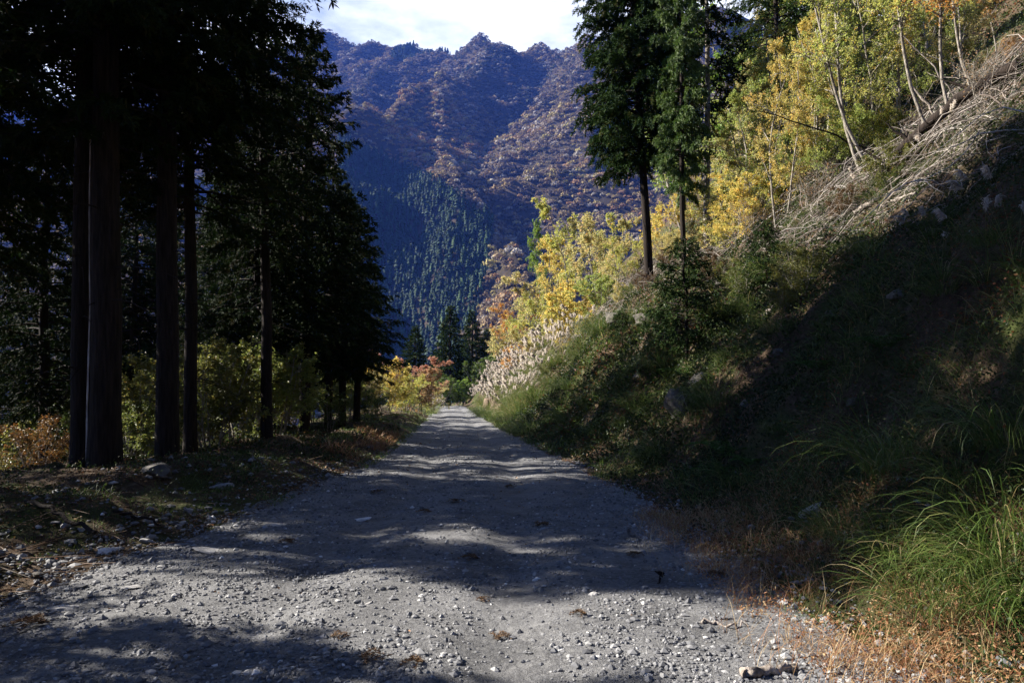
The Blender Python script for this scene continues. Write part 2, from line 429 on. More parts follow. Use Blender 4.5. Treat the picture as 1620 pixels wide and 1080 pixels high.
def mountain(x, Y):
    h = np.full(x.shape, -95.0)
    wx = x + 60 * fbm(x / 260, Y / 260, 61, 3); wy = Y + 60 * fbm(x / 260, Y / 260, 71, 3)
    for pts, slope in RIDGES:
        P = np.array([at(*p) for p in pts])
        best = np.full(x.shape, -1e9)
        for a, b in zip(P[:-1], P[1:]):
            d = (b - a)[:2]; t = np.clip(((wx - a[0]) * d[0] + (wy - a[1]) * d[1]) / (d @ d), 0, 1)
            qx = a[0] + t * d[0]; qy = a[1] + t * d[1]; qz = a[2] + t * (b - a)[2]
            dist = np.hypot(wx - qx, wy - qy)
            best = np.maximum(best, qz - slope * dist)
        k = 14.0
        m = np.maximum(h, best); h = m + k * np.log1p(np.exp(-np.abs(h - best) / k)) * .6
    ff = np.clip((Y - 340) / 160, 0, 1); h = -95 + (h + 95) * ff * ff * (3 - 2 * ff)
    rel = np.clip((h + 95) / 200, 0, 1)
    n = fbm(x / 120, Y / 120, 81, 5, .5)
    gully = np.abs(fbm(x / 170 + 3, Y / 170, 91, 4, .5))
    return h + rel * (n * 24 - gully * 95 + 16)
mxs = np.arange(-1900, 1500, 11.0); mys = np.arange(330, 2500, 11.0)
MX, MY = np.meshgrid(mxs, mys); MZ = mountain(MX, MY)
mb = MB(); grid_mesh(mb, MX, MY, MZ)
tag(mb.build('mountain', M['hill']), kind='structure')
# valley floor far below, out to the horizon
mb = MB(); g = np.linspace(-9000, 9000, 30); GX, GY = np.meshgrid(g, g); grid_mesh(mb, GX, GY, GX * 0 - 100)
tag(mb.build('valley_ground', M['hill']), kind='structure')

# far woods on the mountain
def far_woods():
    rs = np.random.default_rng(5)
    n = 260000
    x = rs.uniform(-1500, 700, n); y = rs.uniform(400, 2000, n)
    z = mountain(x, y)
    px, py, f = proj(np.stack([x, y, z], -1))
    ok = (px > -60) & (px < 1150) & (py > 20) & (py < 680) & (z > -60)
    # keep those facing the camera
    e = 6.0
    gx = (mountain(x + e, y) - mountain(x - e, y)) / (2 * e); gyv = (mountain(x, y + e) - mountain(x, y - e)) / (2 * e)
    P = np.stack([x, y, z], -1); N = unit(np.stack([-gx, -gyv, np.ones_like(gx)], -1)); V = unit(np.array([0, 0, CAMZ]) - P)
    ok &= (N * V).sum(-1) > -.12
    P = P[ok]; px = px[ok]; py = py[ok]; x = x[ok]; y = y[ok]; z = z[ok]
    # plantation of conifers: below the plantation ridge
    wob = 14 * fbm(x / 60, y / 60, 15, 3)
    top = np.interp(px, [540, 600, 680, 780, 800], [222, 250, 288, 345, 400]) + wob
    right = np.interp(py, [300, 350, 430, 500, 560], [760, 782, 775, 755, 730]) + wob
    con = (px > 535) & (py > top) & (px < right) & (y < 1000)
    con |= (fbm(x / 130, y / 130, 101, 3) > .30) & (y > 1000)
    return P, con, px, py
FP, FCON, fpx, fpy = far_woods()
def thin(P, rad, rs):
    order = rs.permutation(len(P)); seen = set(); keep = []
    for i in order:
        r = rad
        c = (int(P[i, 0] // r), int(P[i, 1] // r))
        if c in seen: continue
        seen.add(c); keep.append(i)
    return np.array(keep)
rs = np.random.default_rng(8)
def blob_wood():
    P = FP[~FCON]; k = thin(P, 5.0, rs); P = P[k]
    n = len(P); nf = 84
    size = np.clip(np.exp(rs.normal(1.2, .32, n)), 1.8, 7) * (1 + .5 * vnoise(P[:, 0] / 30, P[:, 1] / 30, 3))
    d = rdir(n * nf, rs).reshape(n, nf, 3); d[..., 2] = np.abs(d[..., 2]) * 1.0 - .15
    lump = 1 + .25 * np.sin(d[..., 0] * 5 + P[:, None, 0]) * np.cos(d[..., 1] * 5 + P[:, None, 1])
    c = P[:, None] + d * (size[:, None] * lump * rs.uniform(.72, 1.05, (n, nf)))[..., None] * np.array([1, 1, .85]) + np.array([0, 0, 1]) * size[:, None, None] * .7
    T = unit(d + rs.normal(size=(n, nf, 3)) * .55)
    A = unit(np.cross(T, rdir(n * nf, rs).reshape(n, nf, 3))); B = np.cross(T, A)
    s = (size[:, None] * rs.uniform(.11, .26, (n, nf)))[..., None]
    V = np.stack([c - A * s, c - B * s * .8, c + A * s * 1.1, c + B * s * .9], 2).reshape(-1, 3)
    zone = fbm(P[:, 0] / 150, P[:, 1] / 150, 33, 3)
    y = P[:, 1]
    base = np.clip(rs.beta(1.6, 2.0, n) * .8 + zone * .5 + np.interp(y, [500, 850, 1000, 1150, 1500], [.15, .22, .2, .05, -.06]), 0, 1)
    base = np.clip(base + .22 * np.exp(-((P[:, 0] + 160) / 90) ** 2 - ((y - 1030) / 170) ** 2), 0, .9)
    pale = rs.random(n) < .10; base[pale] = 1.0
    mb = MB(); mb.add(V, np.arange(len(V)).reshape(-1, 4), 0, np.repeat(base, nf))
    # pale bare trunks
    return mb, n
mb, n1 = blob_wood()
tag(mb.build('autumn_woods', M['far_leaf']), kind='stuff')
def spike_wood():
    P = FP[FCON]; k = thin(P, 2.7, rs); P = P[k]
    n = len(P); nf = 56
    H = np.clip(rs.normal(10.5, 2.6, n), 5, 17); r = H * rs.uniform(.2, .33, n)
    t = rs.random((n, nf)) ** .8; a = rs.random((n, nf)) * 2 * np.pi
    rad = (1 - t) * r[:, None] * rs.uniform(.6, 1.1, (n, nf))
    dirs = np.stack([np.cos(a), np.sin(a), np.zeros_like(a)], -1)
    c = P[:, None] + dirs * rad[..., None] + np.array([0, 0, 1]) * (t * H[:, None])[..., None]
    tip = c + dirs * (r[:, None] * .35)[..., None] - np.array([0, 0, 1]) * (H * .07)[:, None, None]
    up = c + np.array([0, 0, 1]) * (H * .10)[:, None, None] - dirs * (r[:, None] * .2)[..., None]
    S = np.stack([-np.sin(a), np.cos(a), np.zeros_like(a)], -1) * (r[:, None] * .38)[..., None]
    V = np.stack([up, c + S, tip, c - S], 2).reshape(-1, 3)
    base = np.clip(rs.normal(.5, .25, n), 0, 1)
    mb = MB(); mb.add(V, np.arange(len(V)).reshape(-1, 4), 0, np.repeat(base, nf)); return mb, n
mb, n2 = spike_wood()
tag(mb.build('conifer_plantation_woods', M['far_conifer']), kind='stuff')
print('far trees', n1, n2)
#STAGE2
# ------------------------------------------------------------------ conifers (cedars)
def cedar_parts(seed, H, cb, Rm, nb, rad, tw=12, npt=7, nn=5, nl=.13, nw=.035, droop=.5, top_sharp=1.0, live=None, needle_mat=0, dead=0, bend=0.0):
    """trunk and crown meshes; H height, cb crown base, Rm greatest branch length"""
    g = np.random.default_rng(seed)
    tr = MB(); cr = MB()
    K = 14; zt = np.linspace(-.6, H, K)
    off = np.stack([np.cumsum(g.normal(0, .02, K)), np.cumsum(g.normal(0, .02, K)), np.zeros(K)], -1)
    off[:2] = 0; off[:, 0] += bend * (np.clip(zt, 0, None) / H) ** 2
    P = off + np.stack([zt * 0, zt * 0, zt], -1)
    r = rad * (1 - np.clip(zt / H, 0, 1)) ** .6 + .012
    r[zt < .6] *= np.array([1.22, 1.0][:int((zt < .6).sum())] + [1.0] * max(0, int((zt < .6).sum()) - 2))
    tubes(tr, P[None], r[None], 14, 0, .5)
    def trunk_at(z):
        return np.array([np.interp(z, zt, P[:, 0]), np.interp(z, zt, P[:, 1]), z])
    BP = []; BR = []; NP = []; ND = []; NV = []
    az = g.random() * 6.28
    for i in range(nb):
        t = (i + g.random()) / nb
        z = cb + (H - cb) * t
        prof = min(1, .55 + t * 3.0) * (1 - t) ** (.62 * top_sharp) if t < .98 else .08
        Lb = Rm * prof * g.uniform(.7, 1.12) + .12
        az += 2.4 + g.normal() * .5
        if live is not None and not live(az, t): Lb *= g.uniform(.3, .6)
        h = np.array([math.cos(az), math.sin(az), 0]); up = g.uniform(-.05, .35) + .35 * t
        kk = 6; tt = np.linspace(0, 1, kk)
        c0 = trunk_at(z)
        zz = up * tt * Lb - droop * Lb * tt ** 1.7 * (1 - .5 * t) + .22 * Lb * np.clip(tt - .7, 0, 1) * 1.5
        side = np.array([-h[1], h[0], 0]) * g.normal() * .15
        bp = c0 + h * (tt * Lb)[:, None] + side * (tt ** 2 * Lb)[:, None] + np.stack([zz * 0, zz * 0, zz], -1)
        BP.append(bp); BR.append(np.linspace(max(.010, .022 * Lb ** .7), .004, kk))
        ntw = max(3, int(tw * (Lb / Rm) ** .6))
        for j in range(ntw):
            s = .18 + .82 * (j + g.random()) / ntw
            b0 = np.array([np.interp(s, tt, bp[:, q]) for q in range(3)])
            sd = 1 if (j % 2) else -1
            lt = (.16 + .42 * (1 - s * .75) * g.uniform(.6, 1.2)) * min(1.6, Lb * .62) 
            dirw = unit(h * g.uniform(.45, 1.0) + np.array([-h[1], h[0], 0]) * sd * g.uniform(.3, 1.0) + np.array([0, 0, g.uniform(-.55, .15)]))
            npn = max(3, int(npt * (.5 + lt)))
            q = np.linspace(.12, 1, npn)[:, None]
            p = b0 + dirw * q * lt + np.array([0, 0, -1]) * (q ** 2) * lt * .38
            dd = dirw + np.array([0, 0, -1]) * q * .7
            v = g.uniform(0, .8) + .2 * g.random()
            NP.append(np.repeat(p, nn, 0)); ND.append(np.repeat(dd, nn, 0)); NV.append(np.full(len(p) * nn, v))
    tubes(cr, np.array(BP), np.array(BR), 4, 1, .4)
    if dead:
        DP = []; DR = []
        for i in range(dead):
            z = g.uniform(cb * .25, cb * 1.05); a = g.random() * 6.28; l = g.uniform(.3, 1.6) * Rm * .45
            h = np.array([math.cos(a), math.sin(a), 0]); tt = np.linspace(0, 1, 5)
            DP.append(trunk_at(z) + h * (tt * l)[:, None] + np.array([0, 0, 1]) * (-.25 * tt ** 2 * l + g.normal() * .05 * tt)[:, None]); DR.append(np.linspace(.014, .004, 5))
        tubes(tr, np.array(DP), np.array(DR), 4, 1, .4)
    NP = np.concatenate(NP); ND = unit(np.concatenate(ND)); NV = np.concatenate(NV); n = len(NP)
    ND = unit(ND + g.normal(size=(n, 3)) * .55)
    NP = NP + g.normal(size=(n, 3)) * .02
    diamonds(cr, NP, ND, nl * g.uniform(.6, 1.35, n), nw * g.uniform(.7, 1.3, n), 0, np.clip(NV + g.normal(0, .1, n), 0, 1), .05, g)
    return tr, cr, n
def cedar(name, *a, nmat='cedar_needles', bark='cedar_bark', **k):
    tr, cr, n = cedar_parts(*a, **k)
    root = empty(name)
    t = tr.build('trunk', [M[bark], M['cedar_bark']], root); c = cr.build('crown', [M[nmat], M[bark]], root)
    return proto(root, [t, c])

CA = cedar('cedar_tree', 1, 19, 6.6, 3.3, 130, .25, tw=17, npt=9, nn=5, nl=.15, nw=.038, dead=26)
CB = cedar('cedar_tree', 2, 17, 5.6, 3.0, 130, .21, tw=16, npt=8, nn=5, nl=.15, nw=.038, dead=22)
CC = cedar('cedar_tree', 3, 13, 2.8, 2.6, 150, .16, tw=15, npt=8, nn=5, nl=.14, nw=.040, dead=6, top_sharp=1.1)
CD = cedar('cedar_tree', 4, 15, 4.3, 2.5, 300, .18, tw=15, npt=9, nn=8, nl=.14, nw=.036, droop=.45, dead=4, top_sharp=.55)
CE = cedar('cedar_tree', 5, 12, .9, 2.7, 150, .17, tw=12, npt=6, nn=5, nl=.22, nw=.08, top_sharp=1.25)

GRP_L = 'cedars on the bank along the left edge of the road'
# (proto, px of trunk, distance, girth/scale wanted, height, label)
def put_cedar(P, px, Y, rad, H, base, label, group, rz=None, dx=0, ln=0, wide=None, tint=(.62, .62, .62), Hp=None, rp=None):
    loc = on(px, Y) if px is not None else np.array([base[0], Y, groundz(base[0], Y)])
    h0 = {'1': 1}
    Hproto = PH[P.name][0]; s = H / Hproto
    w = wide if wide else s
    rz = rz if rz is not None else rnd.uniform(0, 6.28)
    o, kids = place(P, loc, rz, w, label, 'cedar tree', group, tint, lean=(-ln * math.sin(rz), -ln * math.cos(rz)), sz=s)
    # the trunk's girth follows the photograph
    q = rad / (PH[P.name][1] * w)
    kids[0].scale = (q, q, 1)
    return o
BIGT = KIDS[CA.name][0].data
PH = {CA.name: (19, .25), CB.name: (17, .21), CC.name: (13, .16), CD.name: (15, .18), CE.name: (12, .17)}

big = put_cedar(CA, 166, 11.0, .228, 20, None, 'thickest dark cedar trunk with a painted sunlit rim down one edge', GRP_L, ln=.042, wide=1.0, rz=0)
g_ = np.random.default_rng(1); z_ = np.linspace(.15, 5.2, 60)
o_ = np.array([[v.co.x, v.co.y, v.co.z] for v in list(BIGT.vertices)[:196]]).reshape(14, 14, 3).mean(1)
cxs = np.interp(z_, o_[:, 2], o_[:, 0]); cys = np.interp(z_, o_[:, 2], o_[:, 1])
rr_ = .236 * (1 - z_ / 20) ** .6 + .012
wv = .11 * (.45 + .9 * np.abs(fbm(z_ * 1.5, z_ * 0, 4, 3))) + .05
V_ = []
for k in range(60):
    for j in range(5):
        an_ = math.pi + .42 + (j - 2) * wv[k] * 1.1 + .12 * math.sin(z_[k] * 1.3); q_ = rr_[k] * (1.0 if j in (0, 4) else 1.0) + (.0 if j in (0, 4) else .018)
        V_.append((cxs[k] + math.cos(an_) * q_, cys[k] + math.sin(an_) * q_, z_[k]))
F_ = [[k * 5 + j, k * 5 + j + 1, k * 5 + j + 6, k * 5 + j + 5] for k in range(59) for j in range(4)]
m_ = MB(); m_.add(V_, F_, 0, .5, True); m_.build('painted_sun_rim', M['dead_wood'], big)  # pale strip stands for sunlight on the trunk's left edge

put_cedar(CB, 128, 11.4, .15, 17, None, 'straight slim cedar trunk standing close beside the thickest one', GRP_L, ln=.038)
put_cedar(CA, 265, 12.2, .19, 18.5, None, 'stout cedar trunk next right of the pair at the mossy bank', GRP_L, ln=.042, wide=.9)
put_cedar(CB, 301, 13.8, .125, 15, None, 'thin cedar trunk just behind the stout one at the mossy bank', GRP_L, ln=.038)
put_cedar(CC, 70, 17, .13, 10, None, 'slender cedar above the orange leaved shrub', GRP_L, ln=.038)
put_cedar(CB, 422, 16.4, .13, 13.5, None, 'cedar with low hanging limbs halfway along the bank', GRP_L, ln=.038, wide=.62)
put_cedar(CC, 398, 19.5, .09, 11, None, 'small cedar pole in the undergrowth behind the bank', GRP_L)
put_cedar(CC, 481, 20.5, .16, 12.6, None, 'cedar whose pointed top shows against the blue ridge', GRP_L, wide=1.0)
put_cedar(CC, 519, 22.6, .12, 9.6, None, 'cedar with full crown beside the reddish dry grass', GRP_L, wide=.62)
put_cedar(CC, 541, 24.2, .13, 8.8, None, 'second last cedar of the roadside row', GRP_L, wide=.62)
put_cedar(CC, 564, 26.5, .13, 8.4, None, 'last cedar of the roadside row before the red maple', GRP_L, wide=.75)
lb = 'dark cedar standing deeper in the wood behind the roadside row'
for px, Y, H in ((25, 26, 10.5), (-150, 23, 17), (200, 26, 14), (130, 32, 14), (-130, 14, 17), (330, 34, 13)):
    put_cedar(CB if H > 15 else CC, px, Y, .14, H, None, lb, 'cedars in the wood behind the roadside row', wide=1.0)
for px, Y, H, lb2 in ((350, 24, 9.5, 'low crowned dark cedar deep in the open gap'), (250, 28, 11, 'dark cedar far behind the stout trunk'), (165, 27, 10.5, 'dark cedar far behind the thickest trunk'), (430, 30, 10, 'dark cedar far behind the halfway one')):
    put_cedar(CC, px, Y, .12, H, None, lb2, 'cedars in the wood behind the roadside row', wide=.9)
# unseen cedars shading the near road; those behind the camera added to block skylight
OFF = [(-7.5, 3.0, 19), (-12, 3.9, 20), (-8.5, .2, 20), (-6.6, -1.5, 19), (-12, 0, 20), (-13.5, 12.7, 18), (-10.2, 12.2, 17), (-3.5, -9, 19), (-7, -7, 20), (3.5, -11, 19), (8, -7, 18), (9, -1.5, 18), (0, -15, 20)]
for x, Y, H in OFF:
    put_cedar(CA if H > 19 else CB, None, Y, .2, H, (x,), 'unseen tall cedar around the camera keeping light off the road', 'unseen cedars around the camera')
# right-hand side cedars
put_cedar(CD, 1028, 24, .15, 16.0, None, 'tall drooping cedar with dark dense crown above the yellow thicket', None, wide=.86, ln=.045, tint=(1.1, 1.15, 1))
CF = cedar('cedar_tree', 6, 11, 2.6, 1.2, 130, .11, tw=14, npt=9, nn=8, nl=.12, nw=.032, nmat='bright_needles', top_sharp=.5)
PH[CF.name] = (11, .11)
put_cedar(CF, 1083, 21.3, .08, 12.5, None, 'bright green slender cedar right beside the tall drooping one', None, wide=.72)
CG = cedar('cedar_tree', 7, 14, 5.4, 1.7, 70, .10, tw=10, npt=7, nn=5, nl=.16, nw=.055, nmat='cedar_needles', bark='grey_bark', dead=30)
PH[CG.name] = (14, .10)
put_cedar(CG, 1119, 25, .115, 14, None, 'bare pale poled conifer with dead lower twigs', None)
for x, Y, H in ((-10.4, 9.2, 19), (-13.2, 9.9, 20)):  # unseen cedars, crowns squeezed to throw a narrow shade band
    put_cedar(CB, None, Y, .14, H, (x,), 'unseen slender cedar squeezed to throw a narrow shade', 'unseen cedars around the camera', wide=.36)
put_cedar(CC, None, 5.8, .08, 5.8, (-8.5,), 'unseen young cedar added to throw low shade', 'unseen cedars around the camera', wide=.62)  # unseen cedar added to shade the near left of the road
put_cedar(CB, 1235, 27, .13, 14, None, 'dark cedar crown behind the yellow leaved trees', None, tint=(1.3, 1.3, 1))
# small conifers at the bend
GB = 'conifers at the bend of the road'
def top_cedar(P, px, Y, topy, wpx, label, base=None):
    x = (px - 810) / F * Y; z1 = at(px, topy, Y)[2]
    gz = min(groundz(x, Y), base if base is not None else 99)
    H = z1 - gz
    o, kids = place(P, (x, Y, gz), rnd.uniform(0, 6), (wpx / F * Y) / (2 * PHR[P.name]), label, 'conifer', GB, (1.0, 1.05, .9), sz=H / PH[P.name][0])
    return o
PHR = {CE.name: 2.5, CC.name: 2.3}
top_cedar(CE, 711, 84, 484, 78, 'broad pointed cedar rising where the road bends out of sight')
top_cedar(CE, 655, 76, 516, 66, 'shorter round topped cedar above the red maple')
top_cedar(CE, 748, 92, 492, 60, 'dark cedar right beside the broad pointed one')
top_cedar(CE, 772, 84, 520, 56, 'low dark cedar over the silver plumes at the bend')
top_cedar(CE, 735, 102, 540, 50, 'narrow cedar between the two dark ones at the bend')
top_cedar(CE, 690, 98, 556, 50, 'small cedar peeping behind the broad pointed one')
# sapling on the cut bank
CS = cedar('cedar_sapling', 9, 2.6, .15, .95, 60, .03, tw=9, npt=6, nn=5, nl=.11, nw=.028, droop=.2)
p = hit(1090, 560)
place(CS, p, .4, 1.0, 'young dark cedar sapling growing out of the cut bank', 'cedar sapling')
p = hit(1215, 452); place(CS, p, 1.4, .55, 'knee high cedar sapling just under the brushwood', 'cedar sapling')
p = hit(985, 560); place(CS, p, 2.4, .5, 'little cedar sapling in the grass below the rock outcrop', 'cedar sapling')
#STAGE3
# ------------------------------------------------------------------ broadleaved trees and shrubs
def broadleaf(name, seed, H, spread, stems=1, limbs=9, br=6, tw=5, lv=9, ls=.075, rad=.07, base=.25, lean=0., up=.7, bark='grey_bark', flat=.5, barek=0, leafm='leaf'):
    g = np.random.default_rng(seed)
    tr = MB(); cr = MB(); out = {0: ([], []), 1: ([], []), 2: ([], []), 3: ([], [])}
    LP = []; LD = []; LV = []
    def grow(p, d, Ln, r, lev):
        K = (9, 6, 5, 4)[lev]
        pts = [p]; d = unit(d)
        for k in range(K - 1):
            d = unit(d + g.normal(size=3) * (.07, .16, .22, .25)[lev] + np.array([0, 0, (.05 * up, .05, -.02, -.10)[lev]]))
            pts.append(pts[-1] + d * Ln / (K - 1))
        pts = np.array(pts); rr = np.linspace(r, r * (.35, .25, .3, .4)[lev], K)
        out[lev][0].append(pts); out[lev][1].append(rr)
        if lev == 3:
            n = lv; q = g.random(n)
            b = np.stack([np.interp(q, np.linspace(0, 1, K), pts[:, i]) for i in range(3)], -1)
            LP.append(b + g.normal(size=(n, 3)) * .03); dd = d * .5 + g.normal(size=(n, 3)) * .75; dd[:, 2] = dd[:, 2] * flat - .25
            LD.append(dd); LV.append(np.clip(g.uniform(.15, .85) + g.normal(0, .13, n), 0, 1)); return
        m = (limbs, br, tw)[lev]; s0 = (base, .2, .15)[lev]
        for i in range(m):
            s = s0 + (1 - s0) * (i + g.random()) / m
            b = np.array([np.interp(s, np.linspace(0, 1, K), pts[:, q]) for q in range(3)])
            ax = unit(np.cross(d, g.normal(size=3)))
            an = g.uniform(.5, 1.15)
            nd = d * math.cos(an) + ax * math.sin(an); nd[2] = nd[2] * .8 + .12 * up
            l2 = ((spread * (1 - s * .55), Ln * .55 * (1 - s * .4), Ln * .6)[lev]) * g.uniform(.6, 1.15)
            grow(b, nd, l2, r * (.42, .45, .5)[lev], lev + 1)
    for sidx in range(stems):
        a = 6.28 * sidx / stems + g.random(); o = .12 * (stems > 1)
        sl = lean + (.32 * g.uniform(.4, 1.2) if stems > 1 else 0)
        dx = np.array([math.cos(a) * sl if stems > 1 else lean, math.sin(a) * sl if stems > 1 else 0, 1])
        grow(np.array([math.cos(a) * o, math.sin(a) * o, -.25]), dx, H * g.uniform(.8, 1.0), rad * g.uniform(.7, 1.05), 0)
    for lev, sd in ((0, 9), (1, 6), (2, 4), (3, 3)):
        if out[lev][0]:
            tubes(tr if lev < 2 else cr, np.array(out[lev][0]), np.array(out[lev][1]), sd, 0 if lev < 2 else 1, .4)
    LP = np.concatenate(LP); LD = np.concatenate(LD); LV = np.concatenate(LV); n = len(LP)
    if lv: diamonds(cr, LP, LD, ls * g.uniform(.6, 1.3, n), ls * .62 * g.uniform(.7, 1.2, n), 0, LV, .06, g)
    root = empty(name)
    t = tr.build('trunk', M[bark], root); c = cr.build('crown', [M[leafm], M[bark]], root)
    print(name, seed, 'leaves', n)
    return proto(root, [t, c])

BA = broadleaf('yellow_leaved_tree', 21, 6.5, 2.4, 2, 10, 8, 5, 13, .105, .07, .3)
BB = broadleaf('yellow_leaved_tree', 22, 8.5, 2.6, 1, 17, 9, 5, 13, .105, .085, .35, .12)
BC = broadleaf('broadleaf_shrub', 23, 3.2, 1.5, 5, 8, 5, 4, 12, .085, .03, .2)
BD = broadleaf('broadleaf_shrub', 24, 2.4, 1.2, 6, 6, 5, 4, 8, .07, .022, .15)
BG = broadleaf('yellow_leaved_tree', 27, 6.5, 2.4, 2, 10, 8, 6, 16, .062, .06, .22)
BH = broadleaf('broadleaf_shrub', 28, 3.2, 1.5, 5, 8, 6, 4, 16, .055, .03, .15)
BE = broadleaf('leaning_tree', 25, 9.0, 1.5, 1, 16, 5, 4, 7, .08, .07, .42, .05, bark='grey_bark')
BF = broadleaf('bare_shrub', 26, 2.2, 1.1, 6, 7, 6, 3, 1, .05, .02, .15)
HB = {BG.name: 6.5, BH.name: 3.2, BA.name: 6.5, BB.name: 8.5, BC.name: 3.2, BD.name: 2.4, BE.name: 9.0, BF.name: 2.2}
YG = (.41, .42, .12); YE = (.56, .47, .14); OR = (.50, .27, .08); GR = (.17, .27, .05); LG = (.31, .37, .11); BR = (.30, .20, .12); RD = (.45, .12, .08); DG = (.09, .14, .03); OC = (.48, .43, .20)

def put(P, px, py, H, tint, label, cat, group=None, w=None, lean=(0, 0), Y=None, rz=None):
    p = hit(px, py) if Y is None else on(px, Y)
    if p is None: print('miss', label); return
    s = H / HB[P.name]
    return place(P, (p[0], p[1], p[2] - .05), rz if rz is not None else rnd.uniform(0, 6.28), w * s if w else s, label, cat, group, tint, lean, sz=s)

# the yellow thicket on the right hillside
GT = 'autumn trees of the right hillside'
T = 'tree'; S_ = 'shrub'
def put_top(P, px, Y, topy, tint, label, cat, w=1.0, group=GT):
    p = on(px, Y); H = at(px, topy, Y)[2] - p[2]; s = H / HB[P.name]
    return place(P, (p[0], p[1], p[2] - .05), rnd.uniform(0, 6.28), w * s, label, cat, group, tint, sz=s)
for a in (
    (BC, 806, 62, 505, OC, 'ochre shrub at the foot of the yellow thicket over the silver plumes', S_, 1.3),
    (BA, 820, 58, 455, OR, 'orange tinged tree at the low outer end of the thicket', T, .9),
    (BA, 838, 54, 425, YG, 'yellow green tree near the outer end of the thicket', T, .9),
    (BB, 862, 60, 325, GR, 'slim green tree poking above the outer end of the thicket', T, .5),
    (BA, 862, 50, 400, OC, 'ochre tree in the lower middle of the thicket', T, .9),
    (BA, 885, 48, 345, YE, 'bright yellow tree in the middle of the thicket', T, .75),
    (BA, 912, 44, 296, YG, 'lime yellow tree left of the tall drooping cedar', T, .75),
    (BC, 850, 44, 500, OC, 'low ochre shrub in front of the thicket', S_, 1.2),
    (BA, 942, 40, 310, OC, 'golden tree touching the tall drooping cedar', T, .8),
    (BC, 905, 36, 440, YE, 'yellow shrub just above the rock outcrop', S_, 1.0),
    (BC, 950, 34, 420, LG, 'pale green shrub at the foot of the tall drooping cedar', S_, 1.0),
    (BA, 975, 36, 335, OC, 'sandy yellow tree between the drooping cedar and the thicket', T, .8),
    (BC, 880, 42, 450, YG, 'yellow green shrub above the flowering grass', S_, 1.1),
    (BC, 815, 50, 540, OR, 'orange tinged shrub at the end of the hillside', S_, 1.2),
    (BA, 1000, 31, 350, YG, 'lime tree under the crown of the drooping cedar', T, .8),
    (BC, 985, 28, 440, OC, 'ochre shrub by the trunk of the drooping cedar', S_, 1.0),
    (BA, 1050, 30, 280, YE, 'golden tree right of the tall drooping cedar', T, .8),
    (BH, 1060, 27, 360, OC, 'ochre shrub between the cedar and the brushwood', S_, 1.0),
    (BG, 1095, 32, 265, YE, 'golden yellow tree under the bright green cedar', T, .9),
    (BA, 1135, 30, 190, YG, 'yellow green tree behind the bare poled conifer', T, .9),
    (BC, 1125, 24, 330, OC, 'brownish yellow shrub at the lower end of the brushwood', S_, 1.0),
    (BB, 1165, 27, 60, OC, 'yellow and orange tree crossing the bare poled conifer', T, .8),
    (BG, 1200, 24, 110, YE, 'tree with glowing yellow and orange leaves over the brushwood', T, .8),
    (BB, 1215, 30, -60, LG, 'tall light green tree at the top of the picture', T, .9),
    (BG, 1255, 23, 90, YG, 'bushy yellow green tree left of the leaning grey trunks', T, .8),
    (BH, 1270, 19, 230, LG, 'light green shrub at the upper edge of the brushwood', S_, 1.0),
    (BH, 1180, 21, 260, YG, 'yellow green shrub at the upper edge of the brushwood', S_, 1.0),
    (BB, 1310, 25, -80, YG, 'lime tree behind the leaning grey trunks', T, .9),
    (BG, 1350, 22, 20, LG, 'light green tree between the leaning grey trunks', T, .8),
    (BB, 1400, 22, -120, YG, 'leafy tree right of the leaning grey trunks', T, .8),
    (BH, 1400, 17, 150, YG, 'yellow green shrub by the feet of the leaning trunks', S_, 1.0),
    (BA, 1455, 20, -60, YG, 'yellow green tree with orange tips high on the slope', T, .8),
    (BB, 1510, 21, -160, YE, 'amber tree over the top of the fallen log', T, .8),
    (BE, 1575, 17, -130, (.45, .24, .07), 'rusty orange tree in the upper corner of the slope', T, .8),
    (BC, 1610, 15, 50, (.35, .2, .07), 'orange shrub above the end of the fallen log', S_, 1.0),
    (BH, 1172, 19.5, 260, YE, 'golden shrub hanging over the lower brushwood', S_, 1.1),
    (BG, 1185, 20, 120, LG, 'leafy light green tree overhanging the brushwood', T, .8),
    (BG, 1235, 18, 60, (.46, .38, .12), 'ochre green tree overhanging the middle of the brushwood', T, .75),
    (BG, 1290, 18.5, 10, YE, 'yellow leaved tree overhanging beside the leaning grey trunks', T, .75),
    (BH, 1340, 17, 150, LG, 'light green shrub between the feet of the leaning trunks', S_, 1.2),
    (BG, 1370, 17, -60, YG, 'airy yellow green tree right behind the leaning trunks', T, .8),
    (BG, 1440, 17, -90, LG, 'airy light green tree over the fallen log', T, .75),
    (BG, 1520, 16, -120, OC, 'sandy leaved tree at the top right of the slope', T, .75),
    (BA, 1180, 36, 20, GR, 'deep green tree in the shade behind the yellow ones', T, 1.0),
    (BA, 1290, 32, -90, GR, 'green tree higher up behind the leaning grey trunks', T, 1.0),
    (BA, 1400, 28, -150, GR, 'green tree higher up near the orange ones', T, 1.0),
    (BA, 1490, 26, -220, OC, 'yellow tree at the very top of the slope', T, 1.0),
    (BA, 1120, 40, 80, LG, 'pale green tree far up behind the bare poled conifer', T, 1.0),
    (BB, 1080, 44, 120, GR, 'green tree far up behind the golden yellow ones', T, 1.0),
):
    put_top(*a)
for i in range(16):
    Y = rnd.uniform(24, 46); s = rnd.uniform(13, 24); x = cx(Y) + hw(Y) + s
    P = rnd.choice((BA, BB)); place(P, (x, Y, groundz(x, Y)), rnd.uniform(0, 6), rnd.uniform(.9, 1.3), 'leafy tree in the crowded wood at the top of the right slope', 'tree', 'wood at the top of the right slope', rnd.choice((YG, LG, GR, OC)))
put(BE, 1382, 272, 7.6, YG, 'pale grey trunk leaning left with sparse yellow green leaves', 'tree', GT, lean=(.0, -.42), rz=0)
